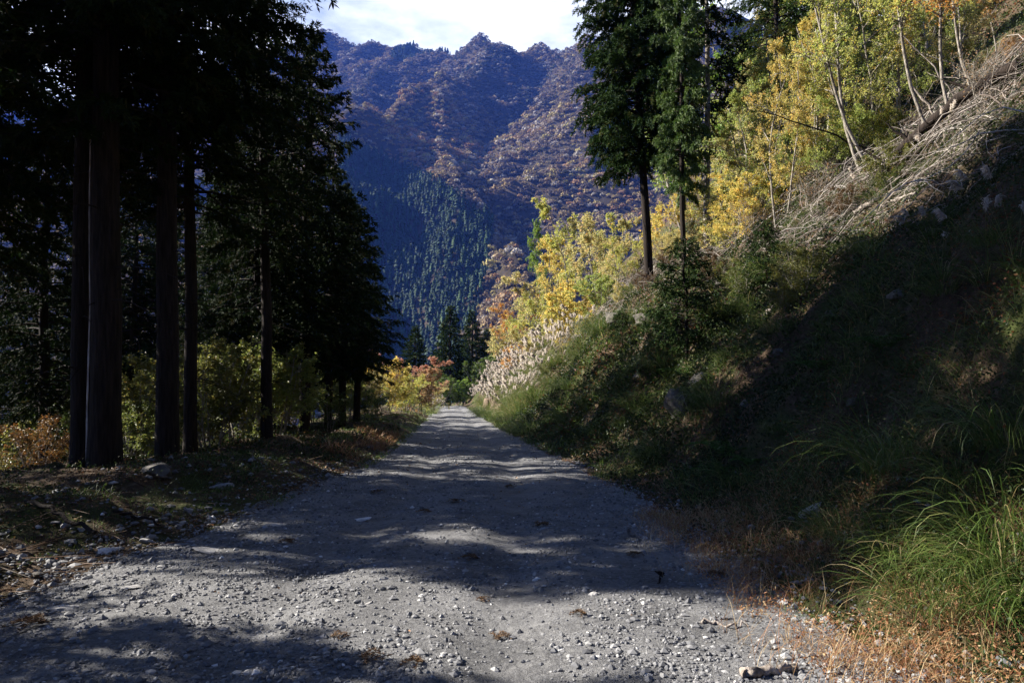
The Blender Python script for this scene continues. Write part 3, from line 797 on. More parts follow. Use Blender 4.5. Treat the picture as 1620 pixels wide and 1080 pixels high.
put(BE, 1368, 280, 7.8, LG, 'thinner grey trunk leaning left beside the pale one', 'tree', GT, lean=(-.1, -.20), rz=0)
put(BE, 1512, 205, 6.0, OR, 'dark slim trunk standing nearly upright among orange leaves', 'tree', GT, lean=(0, -.15), rz=0)
put(BE, 1335, 262, 7.0, YG, 'slender grey trunk behind the two leaning ones', 'tree', GT, lean=(.05, -.25), rz=0)
put(BE, 1432, 232, 6.0, YE, 'dark slender trunk with yellow leaves right of the leaning ones', 'tree', GT, lean=(.0, -.1), rz=0)
put(BE, 1475, 215, 6.2, YG, 'thin trunk bending over the long fallen log', 'tree', GT, lean=(.05, -.33), rz=0)
put(BE, 1550, 165, 5.6, OR, 'thin trunk with orange leaves at the upper end of the log', 'tree', GT, lean=(.0, -.28), rz=0)
put(BE, 1258, 300, 7.5, YG, 'slim grey trunk leaning over the yellow bushy tree', 'tree', GT, lean=(0, -.30), rz=0)
for i, (px, py, H, t, lab) in enumerate((
    (1130, 395, 1.8, BR, 'leafless shrub beside the bare poled conifer'), (1190, 385, 1.6, BR, 'twiggy bare shrub in the middle of the brushwood'),
    (1045, 420, 1.7, BR, 'bare shrub at the foot of the drooping cedar'), (1290, 335, 1.5, BR, 'leafless shrub under the leaning trunks'),
    (1440, 225, 1.5, BR, 'bare shrub beside the fallen log'), (1560, 165, 1.4, BR, 'bare shrub beneath the rusty orange tree'), (1000, 450, 1.4, BR, 'bare shrub above the rock outcrop'))):
    put(BF, px, py, H, t, lab, 'shrub', 'bare shrubs in the brushwood')

# undergrowth and trees beyond the left bank
GU = 'bushes in the undergrowth behind the left bank'
for a in (
    (BD, 62, 14.5, 1.7, (.26, .14, .05), 'orange leaved shrub low between the cedars'), (BD, 20, 15.5, 1.7, (.2, .17, .06), 'ochre shrub left of the orange leaved one'),
    (BC, 100, 19, 3.2, DG, 'dark green shrub behind the slim trunk'), (BC, 200, 15.5, 2.8, YG, 'yellow green shrub between the thickest trunk and the stout one'),
    (BD, 228, 14.5, 1.7, LG, 'light green shrub at the foot of the stout trunk'), (BC, 335, 15.5, 3.2, YG, 'yellow green shrub right of the thin trunk'),
    (BC, 372, 17, 3.0, LG, 'light green shrub before the small cedar pole'), (BC, 440, 18.5, 3.0, LG, 'light green shrub between the cedars halfway along the bank'),
    (BC, 405, 23, 4.2, YG, 'tall yellow green shrub behind the small cedar pole'), (BC, 455, 26, 4.0, YG, 'yellow green shrub before the pointed cedar'),
    (BC, 500, 27, 3.8, LG, 'light green shrub between the last cedars'), (BC, 550, 30, 3.4, LG, 'light green shrub behind the last cedars'),
    (BC, 300, 22, 4.0, YG, 'pale yellow shrub far behind the thin trunk'), (BC, 150, 25, 4.2, LG, 'light green shrub far behind the thickest trunk'),
    (BC, 20, 24, 4.4, DG, 'dark green shrub farthest back between the cedars'), (BD, 520, 22, 1.6, DG, 'dark low shrub beside the reddish dry grass'),
    (BD, 590, 30, 1.8, DG, 'dark low shrub under the yellow tree'),
):
    P, px, Y, H, t, lab = a
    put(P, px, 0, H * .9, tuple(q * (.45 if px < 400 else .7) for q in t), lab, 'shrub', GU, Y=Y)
put(BA, 640, 0, 4.3, (.42, .22, .17), 'red leaved maple beyond the last roadside cedar', 'tree', None, Y=43, w=1.35)
put(BC, 611, 0, 3.3, YE, 'yellow tree in front of the red leaved maple', 'tree', None, Y=36, w=1.0)
put(BC, 665, 0, 3.2, BR, 'greyish brown shrub right of the red leaved maple', 'shrub', None, Y=42, w=1.2)
put(BD, 640, 0, 2.6, YG, 'yellow green shrub under the red leaved maple', 'shrub', None, Y=38, w=1.1)
put(BD, 680, 0, 2.6, OC, 'small orange tipped shrub near the far plumes', 'shrub', None, Y=52, w=1.1)
for px, Y, H, t, lab in ((700, 70, 4, DG, 'dark shrub under the cedars at the bend'), (730, 76, 3.5, GR, 'green shrub right where the road vanishes'), (765, 74, 4.5, DG, 'dark shrub beside the silver plumes at the bend'), (675, 64, 3.2, GR, 'green shrub left of the far end of the road')):
    put(BC, px, 0, H, t, lab, 'shrub', 'shrubs at the bend', Y=Y)

for px, Y, H, t, lab in ((180, 20, 3.4, YG, 'sunlit yellow green sapling right of the thickest trunk'), (215, 27, 4.2, LG, 'tall light green sapling behind the stout trunk'), (345, 21, 3.6, LG, 'sunlit light green sapling in the open gap'),
        (375, 26, 4.4, YG, 'taller yellow green sapling deep in the open gap'), (40, 19, 3.2, YG, 'yellow green sapling beside the slender cedar'), (90, 24, 4.2, LG, 'light green sapling behind the slender cedar'),
        (430, 31, 4.4, YG, 'yellow green sapling far behind the halfway cedar'), (475, 34, 4.6, LG, 'light green sapling far behind the pointed cedar'), (530, 36, 4.2, YG, 'yellow green sapling far behind the last cedars'),
        (270, 30, 4.8, YG, 'yellow green sapling far behind the stout trunk'), (0, 30, 5, LG, 'light green sapling at the left frame edge'), (140, 34, 5, YG, 'yellow green sapling far behind the two close trunks'), (575, 34, 3.2, OC, 'ochre sapling behind the last cedar'), (320, 38, 5.5, LG, 'light green sapling farthest back in the open gap')):
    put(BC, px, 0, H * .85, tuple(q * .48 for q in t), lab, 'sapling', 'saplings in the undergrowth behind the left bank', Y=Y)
for i in range(34):
    Y = rnd.uniform(6.5, 30); s_ = rnd.uniform(1.6, 7.0); x = cx(Y) + hw(Y) + s_
    place(BD, (x, Y, groundz(x, Y) - .1), rnd.uniform(0, 6), rnd.uniform(.22, .5), 'knee high leafy bush rooted in the shaded right bank', 'bush', 'low bushes on the shaded right bank', rnd.choice(((.06, .10, .02), (.09, .12, .03), (.14, .15, .04), (.10, .06, .03))))

# ------------------------------------------------------------------ grass clumps
def tussock(name, seed, n, ln, wd, spread=.25, droop=1.6, plumes=0, pl=1.6, gm='grass', lo=0, hi=.75):
    g = np.random.default_rng(seed); m = MB()
    a = g.random(n) * 6.28; r = np.sqrt(g.random(n)) * spread
    P = np.stack([np.cos(a) * r, np.sin(a) * r, np.full(n, -.05)], -1)
    an = a + g.normal(0, .5, n); el = g.uniform(.75, 1.45, n)
    D = np.stack([np.cos(an) * np.cos(el), np.sin(an) * np.cos(el), np.sin(el)], -1)
    blades(m, P, D, ln * g.uniform(.45, 1.1, n), wd * g.uniform(.6, 1.2, n), droop * g.uniform(.5, 1.25, n), 7, 0, np.clip(g.beta(2, 2.5, n) * (hi - lo) + lo + (g.random(n) < .12) * .35, 0, 1), g)
    root = empty(name); kids = []
    pls = []
    if plumes:
        CP = []; 
        for i in range(plumes):
            an = g.random() * 6.28; el = g.uniform(1.15, 1.5); L_ = pl * g.uniform(.75, 1.1); tt = np.linspace(0, 1, 7)
            h = np.array([math.cos(an), math.sin(an), 0]); aa = el - .45 * tt ** 2
            st = np.stack([h[0] * np.cos(aa), h[1] * np.cos(aa), np.sin(aa)], -1) * L_ / 6
            p = np.cumsum(st, 0) - st[0] + h * spread * .4; CP.append(p); pls.append((p[-1], unit(p[-1] - p[-2])))
        tubes(m, np.array(CP), np.linspace(.004, .002, 7)[None], 3, 0, .8)
    kids.append(m.build('blades', M[gm], root))
    for tip, d in pls:
        q = MB(); k = 16; h = unit(np.array([d[0], d[1], 0]) + 1e-3)
        pts = tip + d * np.linspace(-.02, .16, k)[:, None]
        nh = 9; base = np.repeat(pts, nh, 0); dd = unit(d + h * .9 + g.normal(size=(k * nh, 3)) * .38 + np.array([0, 0, -.15]))
        blades(q, base, dd, g.uniform(.09, .20, k * nh), .014, 1.0, 4, 0, g.random(k * nh), g)
        kids.append(q.build('plume', M['plume'], root))
    return proto(root, kids)
ROCKS = []
GA = tussock('grass_clump', 31, 300, 1.05, .0085, .34, 1.9, hi=.9)
GB_ = tussock('grass_clump', 32, 340, .75, .007, .36, 1.6, hi=1.0)
GC = tussock('pampas_grass', 33, 260, 1.15, .014, .34, 1.6, 17, 1.75, lo=.3, hi=.95)
GD = tussock('pampas_grass', 34, 110, 1.0, .012, .2, 1.6, 5, 1.5)
HG = {GA.name: 1, GB_.name: 1, GC.name: 1, GD.name: 1}
def putg(P, px, py, s, label, cat, group, Y=None, lean=(0, 0)):
    p = hit(px, py) if Y is None else on(px, Y)
    place(P, p, rnd.uniform(0, 6.28), s, label, cat, group, None, lean)
GN = 'arching grass clumps along the foot of the right bank'
putg(GA, 1520, 920, .68, 'big arching green grass clump nearest the camera', 'grass clump', GN)
putg(GA, 1600, 850, .8, 'tall grass clump at the frame edge behind the nearest one', 'grass clump', GN)
putg(GB_, 1570, 960, .75, 'short green grass clump in the dry reddish grass', 'grass clump', GN)
putg(GB_, 1420, 880, .7, 'small yellowish grass clump left of the nearest big one', 'grass clump', GN)
putg(GA, 1530, 770, .65, 'shaded grass clump above the nearest big one', 'grass clump', GN)
putg(GA, 1600, 700, .8, 'grass clump with silvery arching blades high at the frame edge', 'grass clump', GN)
putg(GA, 1420, 740, .9, 'dim bluish grass clump in the shade above the splintered wood', 'grass clump', GN)
putg(GA, 1580, 890, .7, 'lush grass clump catching the sun between two big ones', 'grass clump', GN)
putg(GB_, 1480, 960, .8, 'yellowish short clump in front of the big arching one', 'grass clump', GN)
putg(GB_, 1340, 850, .7, 'dim short grass clump by the splintered wood', 'grass clump', GN)
putg(GA, 1640, 960, .85, 'grass clump cut by the frame edge at the bottom', 'grass clump', GN)
putg(GA, 1130, 640, .9, 'grass clump in the shade under the cut bank', 'grass clump', GN)
putg(GA, 1010, 650, .9, 'fresh green grass clump catching sun at the foot of the bank', 'grass clump', GN)
putg(GA, 950, 690, .8, 'grass clump at the road edge where the sun breaks through', 'grass clump', GN)
putg(GA, 1050, 720, .8, 'dark grass clump where the bank meets the shaded road', 'grass clump', GN)
lab2 = 'long bladed grass clump on the sunlit lower bank'
for i in range(70):
    Y = rnd.uniform(14, 50); s = rnd.uniform(.15, 5.0); x = cx(Y) + hw(Y) + s
    place(GA if i % 3 else GB_, (x, Y, groundz(x, Y)), rnd.uniform(0, 6), rnd.uniform(.8, 1.25), lab2, 'grass clump', 'grass clumps of the sunlit lower bank')
GP = 'silver plumed pampas grass at the bend'
lab3 = 'silver plumed pampas grass on the far end of the right bank'
for i in range(64):
    Y = rnd.uniform(29, 62); s = rnd.uniform(.8, 3.9); x = cx(Y) + hw(Y) + s
    place(GC, (x, Y, groundz(x, Y)), rnd.uniform(0, 6), rnd.uniform(.75, 1.15), lab3, 'pampas grass', GP)
lab4 = 'silver plumed pampas grass left of the far end of the road'
for i in range(6):
    x, Y = on(rnd.uniform(655, 688), rnd.uniform(46, 56))[:2]
    place(GC, (x, Y, groundz(x, Y)), rnd.uniform(0, 6), rnd.uniform(.55, .8), lab4, 'pampas grass', 'pampas grass left of the road end')
for px, py, s, lab in ((1560, 450, .62, 'pampas grass whose plumes stand highest near the frame edge'), (1490, 440, .5, 'pampas grass with one grey plume bending over the dark slope'),
                       (1610, 420, .6, 'pampas grass at the frame edge above the dark slope'), (1495, 262, .6, 'feathery pampas grass in the brushwood below the log'), (1388, 320, .55, 'short pampas grass by the feet of the leaning trunks')):
    putg(GD, px, py, s, lab, 'pampas grass', 'pampas grass on the dark slope')

lab5 = 'dim arching grass clump in the deep shade of the right bank'
for i in range(46):
    Y = rnd.uniform(4.8, 17); s = rnd.uniform(.9, 6.5); x = cx(Y) + hw(Y) + s
    place((GA, GB_)[i % 2], (x, Y, groundz(x, Y)), rnd.uniform(0, 6), rnd.uniform(.35, .75), lab5, 'grass clump', 'grass clumps in the shade of the right bank')
for i, (px, py, d, lb) in enumerate(((1180, 640, (.16, .12, .10), 'rock bulging from the shaded bank above the ferns'), (1350, 640, (.14, .10, .08), 'rock on the dark bank under the grass clumps'), (1230, 560, (.2, .14, .12), 'dark rock below the bleached stick'), (1420, 470, (.2, .15, .1), 'rock on the upper dark slope below the plumes'), (1010, 600, (.25, .18, .14), 'rock in the grass of the sunlit lower bank'), (1320, 500, (.22, .16, .12), 'rock half buried in the upper dark slope'), (900, 610, (.3, .25, .2), 'rock amid the long grass at the far bank'))):
    ROCKS.append((px, py, d, lb))
# ferns
def fern(name, seed):
    g = np.random.default_rng(seed); root = empty(name); kids = []
    for i in range(8):
        m = MB(); a = i * .785 + g.normal() * .2; tt = np.linspace(0, 1, 16); Ln = g.uniform(.5, .72)
        el = 1.0 - 1.3 * tt; st = np.stack([np.cos(a) * np.cos(el), np.sin(a) * np.cos(el), np.sin(el)], -1) * Ln / 15
        p = np.cumsum(st, 0); tubes(m, p[None], np.linspace(.004, .0015, 16)[None], 3, 0, .3)
        T = unit(np.gradient(p, axis=0)); Sd = unit(np.cross(T, [0, 0, 1.]))
        for sgn in (1, -1):
            for k in range(2, 16):
                w = .17 * math.sin(math.pi * (k / 15) ** .7 * .93 + .05)
                d = unit(Sd[k] * sgn + T[k] * .35)
                nn = 5; q = np.linspace(.1, .9, nn)[:, None]; pp = p[k] + d * q * w
                diamonds(m, np.repeat(pp, 2, 0), np.repeat(d[None] * .7, nn * 2, 0) + np.repeat([T[k], -T[k] * .6], nn, 0), .045 * (1.1 - np.repeat(q[:, 0], 2) * .6), .02, 0, g.random(nn * 2), 0, g)
        kids.append(m.build('frond', M['fern'], root))
    return proto(root, kids)
FE = fern('fern', 3)
for px, py, s, lab in ((1150, 728, .9, 'bright green fern at the foot of the shaded bank'), (1188, 742, .7, 'smaller fern right of the bright green one'), (1125, 755, .6, 'low fern at the road edge below the bright green one'),
                       (1290, 590, .7, 'fern in the deep shade halfway up the bank'), (1400, 560, .7, 'fern on the dark slope under the pampas plumes'), (1080, 600, .8, 'sunlit fern under the cedar sapling')):
    place(FE, hit(px, py), rnd.uniform(0, 6), s, lab, 'fern', 'ferns on the right bank')

# ------------------------------------------------------------------ rocks
import bmesh
def rock_mesh(seed, dims, matn, cuts=17, sub=3, rough=.22):
    g = np.random.default_rng(seed); bm = bmesh.new(); bmesh.ops.create_icosphere(bm, subdivisions=sub, radius=1)
    pl = [(unit(g.normal(size=3)), g.uniform(.38, .75)) for _ in range(cuts)]
    for v in bm.verts:
        c = np.array(v.co)
        for nrm, d in pl:
            q = c @ nrm - d
            if q > 0: c = c - nrm * q * .92
        c = c * (1 + rough * float(fbm(np.array([c[0] * 2.2 + c[2] * 1.7 + seed]), np.array([c[1] * 2.2 - c[2]]), seed, 3)[0]))
        v.co = c * np.array(dims)
    me = bpy.data.meshes.new('rock'); bm.to_mesh(me); bm.free(); me.materials.append(M[matn])
    return me
def put_rock(name, px, py, dims, matn, label, cat='rock', group=None, seed=None, sink=.35, rot=None):
    seed = seed or rnd.randrange(1, 9999); p = hit(px, py)
    o = bpy.data.objects.new(name, rock_mesh(seed, dims, matn, sub=4 if max(dims) > .3 else 3)); COL.objects.link(o)
    o.location = (p[0], p[1], p[2] + dims[2] * (1 - 2 * sink) * .8); o.rotation_euler = rot or (rnd.uniform(-.2, .2), rnd.uniform(-.2, .2), rnd.uniform(0, 3))
    return tag(o, label, cat, group)
GS = 'loose stones on and beside the road'
for px, py, d, m_, lab in (
    (173, 873, (.17, .09, .05), 'pale_rock', 'white stone lying on the left verge'), (97, 966, (.20, .12, .035), 'rock', 'flat blue grey slab sunk in the left road edge'),
    (213, 930, (.16, .09, .02), 'rock', 'thin flat slab above the blue grey one'), (565, 824, (.19, .10, .025), 'pale_rock', 'flat pale slab in the sunlit left wheel track'),
    (440, 832, (.18, .12, .02), 'rock', 'flat grey slab at the shaded left road edge'), (340, 872, (.30, .22, .02), 'rock', 'broad bluish bedrock patch in the road'),
    (245, 752, (.35, .25, .16), 'dark_rock', 'dark grey boulder between the cedar roots'), (355, 772, (.28, .14, .08), 'rock', 'long grey stone on the bank near the moss'),
    (520, 756, (.12, .10, .11), 'rock', 'small round grey boulder below the reddish dry grass'), (888, 1030, (.055, .035, .02), 'pale_rock', 'whitish chip in the foreground gravel'),
    (945, 1042, (.045, .035, .02), 'pale_rock', 'pale pebble right of the whitish chip'), (500, 1042, (.05, .03, .02), 'rock', 'grey pebble at the bottom edge of the gravel'),
    (405, 1068, (.045, .04, .03), 'pale_rock', 'light stone in the lowest left gravel'), (1238, 958, (.085, .05, .05), 'pale_rock', 'bright stone at the right road edge by the dry grass'),
    (1160, 874, (.07, .04, .03), 'rock', 'grey stone in the shade at the right road edge'), (585, 957, (.05, .04, .03), 'rock', 'stone in the sunlit middle of the foreground'),
    (940, 943, (.06, .05, .04), 'rock', 'rounded stone in the sunlit gravel right of centre'), (665, 945, (.035, .03, .02), 'pale_rock', 'small light stone in the sunlit gravel'),
    (60, 912, (.08, .06, .05), 'dark_rock', 'dark stone on the shaded left verge'), (130, 840, (.07, .06, .04), 'rock', 'grey stone among the leaves of the left bank'),
    (232, 858, (.10, .07, .05), 'rock', 'grey stone near the white one on the left verge'), (40, 940, (.09, .07, .03), 'rock', 'grey stone at the left frame edge'),
    (300, 810, (.09, .06, .05), 'rock', 'stone at the foot of the left bank'), (1285, 700, (.10, .07, .06), 'dark_rock', 'dark stone on the shaded right bank'),
    (1120, 852, (.06, .05, .03), 'rock', 'little stone in the weeds on the right verge'), (340, 1055, (.03, .03, .02), 'pale_rock', 'light pebble beside the lowest left stone'),
    (690, 1010, (.03, .03, .02), 'rock', 'dull pebble in the middle of the foreground'), (1025, 1072, (.05, .03, .02), 'pale_rock', 'pale pebble at the bottom edge right of centre')):
    put_rock('stone', px, py, d, m_, lab, 'stone', GS, sink=.3)
for px, py, d, lb in ROCKS:
    put_rock('rock', px, py, d, 'dark_rock', lb, 'rock', 'rocks showing on the right bank', sink=.4)
put_rock('rock_outcrop', 975, 505, (.85, .6, .42), 'dark_rock', 'dark rock outcrop jutting from the bank below the yellow shrub', seed=5, sink=.62)
put_rock('rock_outcrop', 1030, 505, (.8, .6, .36), 'dark_rock', 'grey rock ledge right of the dark outcrop', seed=6, sink=.62)
put_rock('rock_outcrop', 1140, 452, (.75, .5, .3), 'dark_rock', 'sunlit rock showing under the brushwood', seed=8, sink=.62)
put_rock('rock_outcrop', 1085, 640, (.5, .5, .5), 'dark_rock', 'grey rock face in the gap of sunlight on the cut bank', seed=12, sink=.62)
put_rock('rock_outcrop', 1110, 600, (.4, .4, .3), 'dark_rock', 'rock above the sunlit face on the cut bank', seed=13, sink=.62)
for Y, lab in ((52, 'farthest upright rock face of the far road cutting'), (47.5, 'rusty upright rock face next along the far cutting'), (43.5, 'broad upright rock face of the far cutting'), (40, 'nearest upright rock face of the far cutting')):
    x = float(cx(Y) + hw(Y) + 1.0); o = bpy.data.objects.new('cut_rock', rock_mesh(int(Y), (.55, 2.0, .85), 'brown_rock', 12, 4, .3)); COL.objects.link(o)
    o.location = (x, Y, groundz(x, Y) + .1); o.rotation_euler = (0, .25, .08); tag(o, lab, 'rock', 'rock faces of the far cutting')

# ------------------------------------------------------------------ logs and branches
def log(name, a, b, r0, r1, matn, label, cat, bow=.0, lift=.05, K=12, stubs=0, group=None, abso=False):
    A = hit(*a) if not abso else np.array(a, float); B = hit(*b) if not abso else np.array(b, float)
    t = np.linspace(0, 1, K)[:, None]; P = A + (B - A) * t
    P[:, 2] += lift + bow * np.sin(np.pi * t[:, 0])
    if not abso:
        gz = G(P[:, 0], P[:, 1]); P[:, 2] = np.maximum(P[:, 2], gz + r1 * .5)
    P[1:-1] += rng.normal(0, .02, (K - 2, 3))
    m = MB(); tubes(m, P[None], np.linspace(r0, r1, K)[None], 9, 0, .5, cap=True)
    for i in range(stubs):
        k = rnd.randrange(2, K - 1); d = unit(np.cross(P[k] - P[k - 1], rdir(1)[0]) + (P[k] - P[k - 1])); d[2] = abs(d[2]); l = rnd.uniform(.2, .9)
        q = P[k] + d * np.linspace(0, l, 5)[:, None] + rng.normal(0, .015, (5, 3)); tubes(m, q[None], np.linspace(r1 * .5, .004, 5)[None], 4, 0, .5)
    o = m.build(name, M[matn]); c = P.mean(0)
    o.data.transform(Matrix.Translation(-Vector(c))); o.location = c
    return tag(o, label, cat, group)
log('fallen_log', (1615, 118), (1390, 292), .11, .09, 'cedar_bark', 'long dark fallen log lying up the slope under the orange trees', 'log', .25, .15, stubs=6)
log('fallen_log', (1330, 340), (1180, 408), .10, .07, 'cedar_bark', 'dark fallen log at the lower edge of the brushwood', 'log', .05, .08, stubs=4)
log('fallen_log', (1350, 345), (1385, 322), .06, .05, 'dead_wood', 'short pale broken log beside the dark one', 'log', 0, .08)
log('fallen_log', (1395, 330), (1450, 310), .025, .02, 'dead_wood', 'thin pale stick lying right of the broken log', 'log', .02, .05)
log('fallen_log', (1195, 515), (1225, 490), .03, .02, 'dead_wood', 'bleached stick poking out of the dark bank', 'stick', .02, .05)
put_rock('splintered_wood', 1283, 812, (.32, .10, .085), 'pale_wood', 'pale splintered chunk of wood at the foot of the shaded bank', 'wood chunk', seed=77, sink=.3, rot=(.1, -.35, .35))
log('fallen_stick', (1110, 990), (1190, 995), .012, .006, 'dead_wood', 'thin stick across the sunlit gravel edge', 'stick', 0, .015)
log('fallen_stick', (1180, 1076), (1260, 1062), .03, .02, 'dead_wood', 'weathered stick at the bottom edge by the dry grass', 'stick', 0, .03)
log('fallen_stick', (180, 815), (260, 838), .02, .012, 'cedar_bark', 'dark stick lying on the left bank', 'stick', 0, .05)
log('fallen_stick', (40, 800), (150, 850), .025, .02, 'cedar_bark', 'dark branch at the foot of the left bank', 'stick', .03, .05)
log('fallen_stick', (1040, 925), (1052, 912), .008, .005, 'cedar_bark', 'short curved stick on the shaded right gravel', 'stick', .03, .01)
p = hit(1500, 208); log('broken_stick', tuple(p), tuple(p + np.array([-.45, .3, 1.0])), .025, .018, 'dead_wood', 'pale broken stem standing up among the brushwood', 'dead stem', abso=True, lift=0)
p = hit(1400, 262); log('dead_branch', tuple(p + np.array([0, 0, .2])), tuple(p + np.array([-2.8, .6, 1.6])), .028, .01, 'cedar_bark', 'long dark bare branch arching over the brushwood', 'dead branch', abso=True, bow=.1, stubs=7, lift=0)
p = hit(1520, 190); log('dead_branch', tuple(p + np.array([.2, 0, .1])), tuple(p + np.array([-1.1, .4, 2.2])), .02, .007, 'dead_wood', 'pale bare branch leaning below the orange leaves', 'dead branch', abso=True, bow=.1, stubs=6, lift=0)

# brushwood: a tangle of dead twigs nobody could count
def brush():
    g = np.random.default_rng(41); m = MB()
    def batch(n, lmin, lmax, r, K, side, pal, lift):
        Y = np.exp(g.uniform(math.log(8.5), math.log(42), n))
        s = np.clip(g.normal(7.4, 1.4, n), 4.6, 12.0) - .3
        s = s + 1.0 * vnoise(Y * .45, Y * 0, 9) 
        x = cx(Y) + hw(Y) + s; z = G(x, Y) + np.abs(g.normal(0, lift, n))
        Ln = g.uniform(lmin, lmax, n)
        sl = .8
        a = g.normal(.9, 1.7, n)     # mostly lying down the slope and along it
        d = np.stack([np.cos(a), -np.sin(a) * .8, np.cos(a) * sl * .9 + g.normal(0, .28, n)], -1); d *= np.sign(g.random(n) - .35)[:, None]
        d = unit(d); t = np.linspace(0, 1, K)
        P = np.stack([x, Y, z], -1)[:, None] + d[:, None] * (t[None, :, None] * Ln[:, None, None])
        bow = rdir(n, g) * (g.uniform(.05, .35, n) * Ln)[:, None]
        P = P + bow[:, None] * np.sin(np.pi * t)[None, :, None] + g.normal(0, .012, P.shape)
        gz = G(P[..., 0], P[..., 1]); P[..., 2] = np.maximum(P[..., 2], gz - .02)
        P[..., 2] = np.minimum(P[..., 2], gz + .9)
        rr = (r * g.uniform(.5, 1.4, n))[:, None] * np.linspace(1, .35, K)[None]
        tubes(m, P, rr, side, 0, pal(n))
    batch(1700, .5, 2.2, .010, 7, 4, lambda n: g.random(n), .22)
    batch(13000, .15, .9, .0042, 5, 3, lambda n: g.random(n), .18)
    return m
M['twig'] = leaf_mat('twig', [(0, (.06, .045, .036)), (.4, (.17, .14, .12)), (.8, (.32, .28, .25)), (1, (.50, .46, .42))], 0, .85)
tag(brush().build('brushwood', M['twig']), kind='stuff')

# ------------------------------------------------------------------ ground cover
def scat(n, Y0, Y1, s0, s1, side, seed, p=1.0):
    """points on the ground: side +1 right bank, -1 left bank, 0 on the road; denser towards the camera"""
    g = np.random.default_rng(seed); q = g.random(n)
    k = 1 - 2 * p if p != .5 else 0
    Y = np.exp(math.log(Y0) + (math.log(Y1) - math.log(Y0)) * q) if p == .5 else (Y0 ** (2 - 2 * p) + q * (Y1 ** (2 - 2 * p) - Y0 ** (2 - 2 * p))) ** (1 / (2 - 2 * p)) if p != 1 else Y0 * (Y1 / Y0) ** q
    s = g.uniform(s0, s1, n)
    x = cx(Y) + side * (hw(Y) + s) if side else cx(Y) + hw(Y) * s
    return x, Y, s, g
def normals(x, Y, e=.05):
    a = (G(x + e, Y) - G(x - e, Y)) / (2 * e); b = (G(x, Y + e) - G(x, Y - e)) / (2 * e)
    return unit(np.stack([-a, -b, np.ones_like(a)], -1))
# leafy low plants
m = MB()
x, Y, s, g = scat(300000, 3.2, 34, .15, 10.5, 1, 51)
keep = (fbm(x * 1.3, Y * 1.3, 55, 3) + .34 > 0) & ((s > .8) | (g.random(len(x)) < .35)); x = x[keep]; Y = Y[keep]; s = s[keep]
N = normals(x, Y); n = len(x); h = np.abs(g.normal(0, .09, n)) * (1 + .8 * (fbm(x * .8, Y * .8, 57, 2)))
P = np.stack([x, Y, G(x, Y)], -1) + N * h[:, None]
D = unit(g.normal(size=(n, 3)) * .8 + N * .35 + np.array([-.25, -.1, 0]))
size = g.uniform(.02, .055, n) * np.clip(Y / 9, .75, 2.2)
v = np.clip(.45 + .9 * fbm(x * .6, Y * .6, 58, 3) + g.normal(0, .22, n), 0, 1)
diamonds(m, P, D, size, size * .6, 0, v, .08, g)
x, Y, s, g = scat(110000, 7, 46, 9, 27, 1, 53)
N = normals(x, Y); n = len(x)
P = np.stack([x, Y, G(x, Y)], -1) + N * (np.abs(g.normal(0, .22, n)) * (1 + fbm(x * .7, Y * .7, 59, 3) * 1.6).clip(.1))[:, None]
size = g.uniform(.05, .11, n) * np.clip(Y / 20, .8, 1.8)
diamonds(m, P, unit(g.normal(size=(n, 3)) + N * .3), size, size * .6, 0, np.clip(.5 + .8 * fbm(x * .5, Y * .5, 60, 3) + g.normal(0, .25, n), 0, 1), .08, g)
x, Y, s, g = scat(60000, 4, 30, .5, 9, -1, 52)
keep = fbm(x * 1.1, Y * 1.1, 65, 3) > .02; x = x[keep]; Y = Y[keep]; N = normals(x, Y); n = len(x)
P = np.stack([x, Y, G(x, Y)], -1) + N * np.abs(g.normal(0, .06, n))[:, None]
size = g.uniform(.02, .05, n) * np.clip(Y / 9, .75, 2.2)
diamonds(m, P, unit(g.normal(size=(n, 3)) + N * .5), size, size * .6, 0, np.clip(.5 + g.normal(0, .25, n), 0, 1), .08, g)
tag(m.build('undergrowth', M['herb']), kind='stuff')
# green grass blades
m = MB()
def grass(n, Y0, Y1, s0, s1, side, seed, hgt, thr, lo, hi, wd=.005, dr=1.3, fr=1.1):
    x, Y, s, g = scat(n, Y0, Y1, s0, s1, side, seed)
    k = fbm(x * fr, Y * fr, seed + 3, 3) > thr; x = x[k]; Y = Y[k]; n = len(x)
    N = normals(x, Y); P = np.stack([x, Y, G(x, Y) - .01], -1)
    D = unit(g.normal(size=(n, 3)) * .45 + np.array([0, 0, 1.]) + N * .4)
    return P, D, hgt * g.uniform(.4, 1.15, n) , wd * np.clip(Y / 7, .8, 3.2), dr * g.uniform(.4, 1.3, n), np.clip(g.uniform(lo, hi, n), 0, 1), g
for a in ((6000, 3.0, 9, -.1, 1.8, 1, 67, .16, .04, .2, .75, .0045, 1.3, 2.4), (26000, 9, 60, -.05, 3.6, 1, 61, .42, .0, .1, .8, .007), (14000, 4, 26, .6, 8.5, 1, 62, .38, .06, .05, .75, .006),
          (12000, 8, 60, -.15, 1.8, -1, 63, .20, .0, .2, .75, .006), (5000, 3.5, 9, 1.1, 3.5, 1, 64, .5, -.1, .2, .9, .006)):
    P, D, l, w, dr, v, g = grass(*a)
    blades(m, P, D, l, w, dr, 4, 0, v, g)
tag(m.build('grass', M['grass']), kind='stuff')
# moss and short turf cushions of the left bank are fine short blades too
m = MB()
P, D, l, w, dr, v, g = grass(15000, 6, 26, .3, 2.4, -1, 66, .07, -.02, .25, .62, .006, .6, .7)
blades(m, P, D, l, w, dr, 3, 0, v, g)
tag(m.build('mossy_turf_grass', M['grass']), kind='stuff')
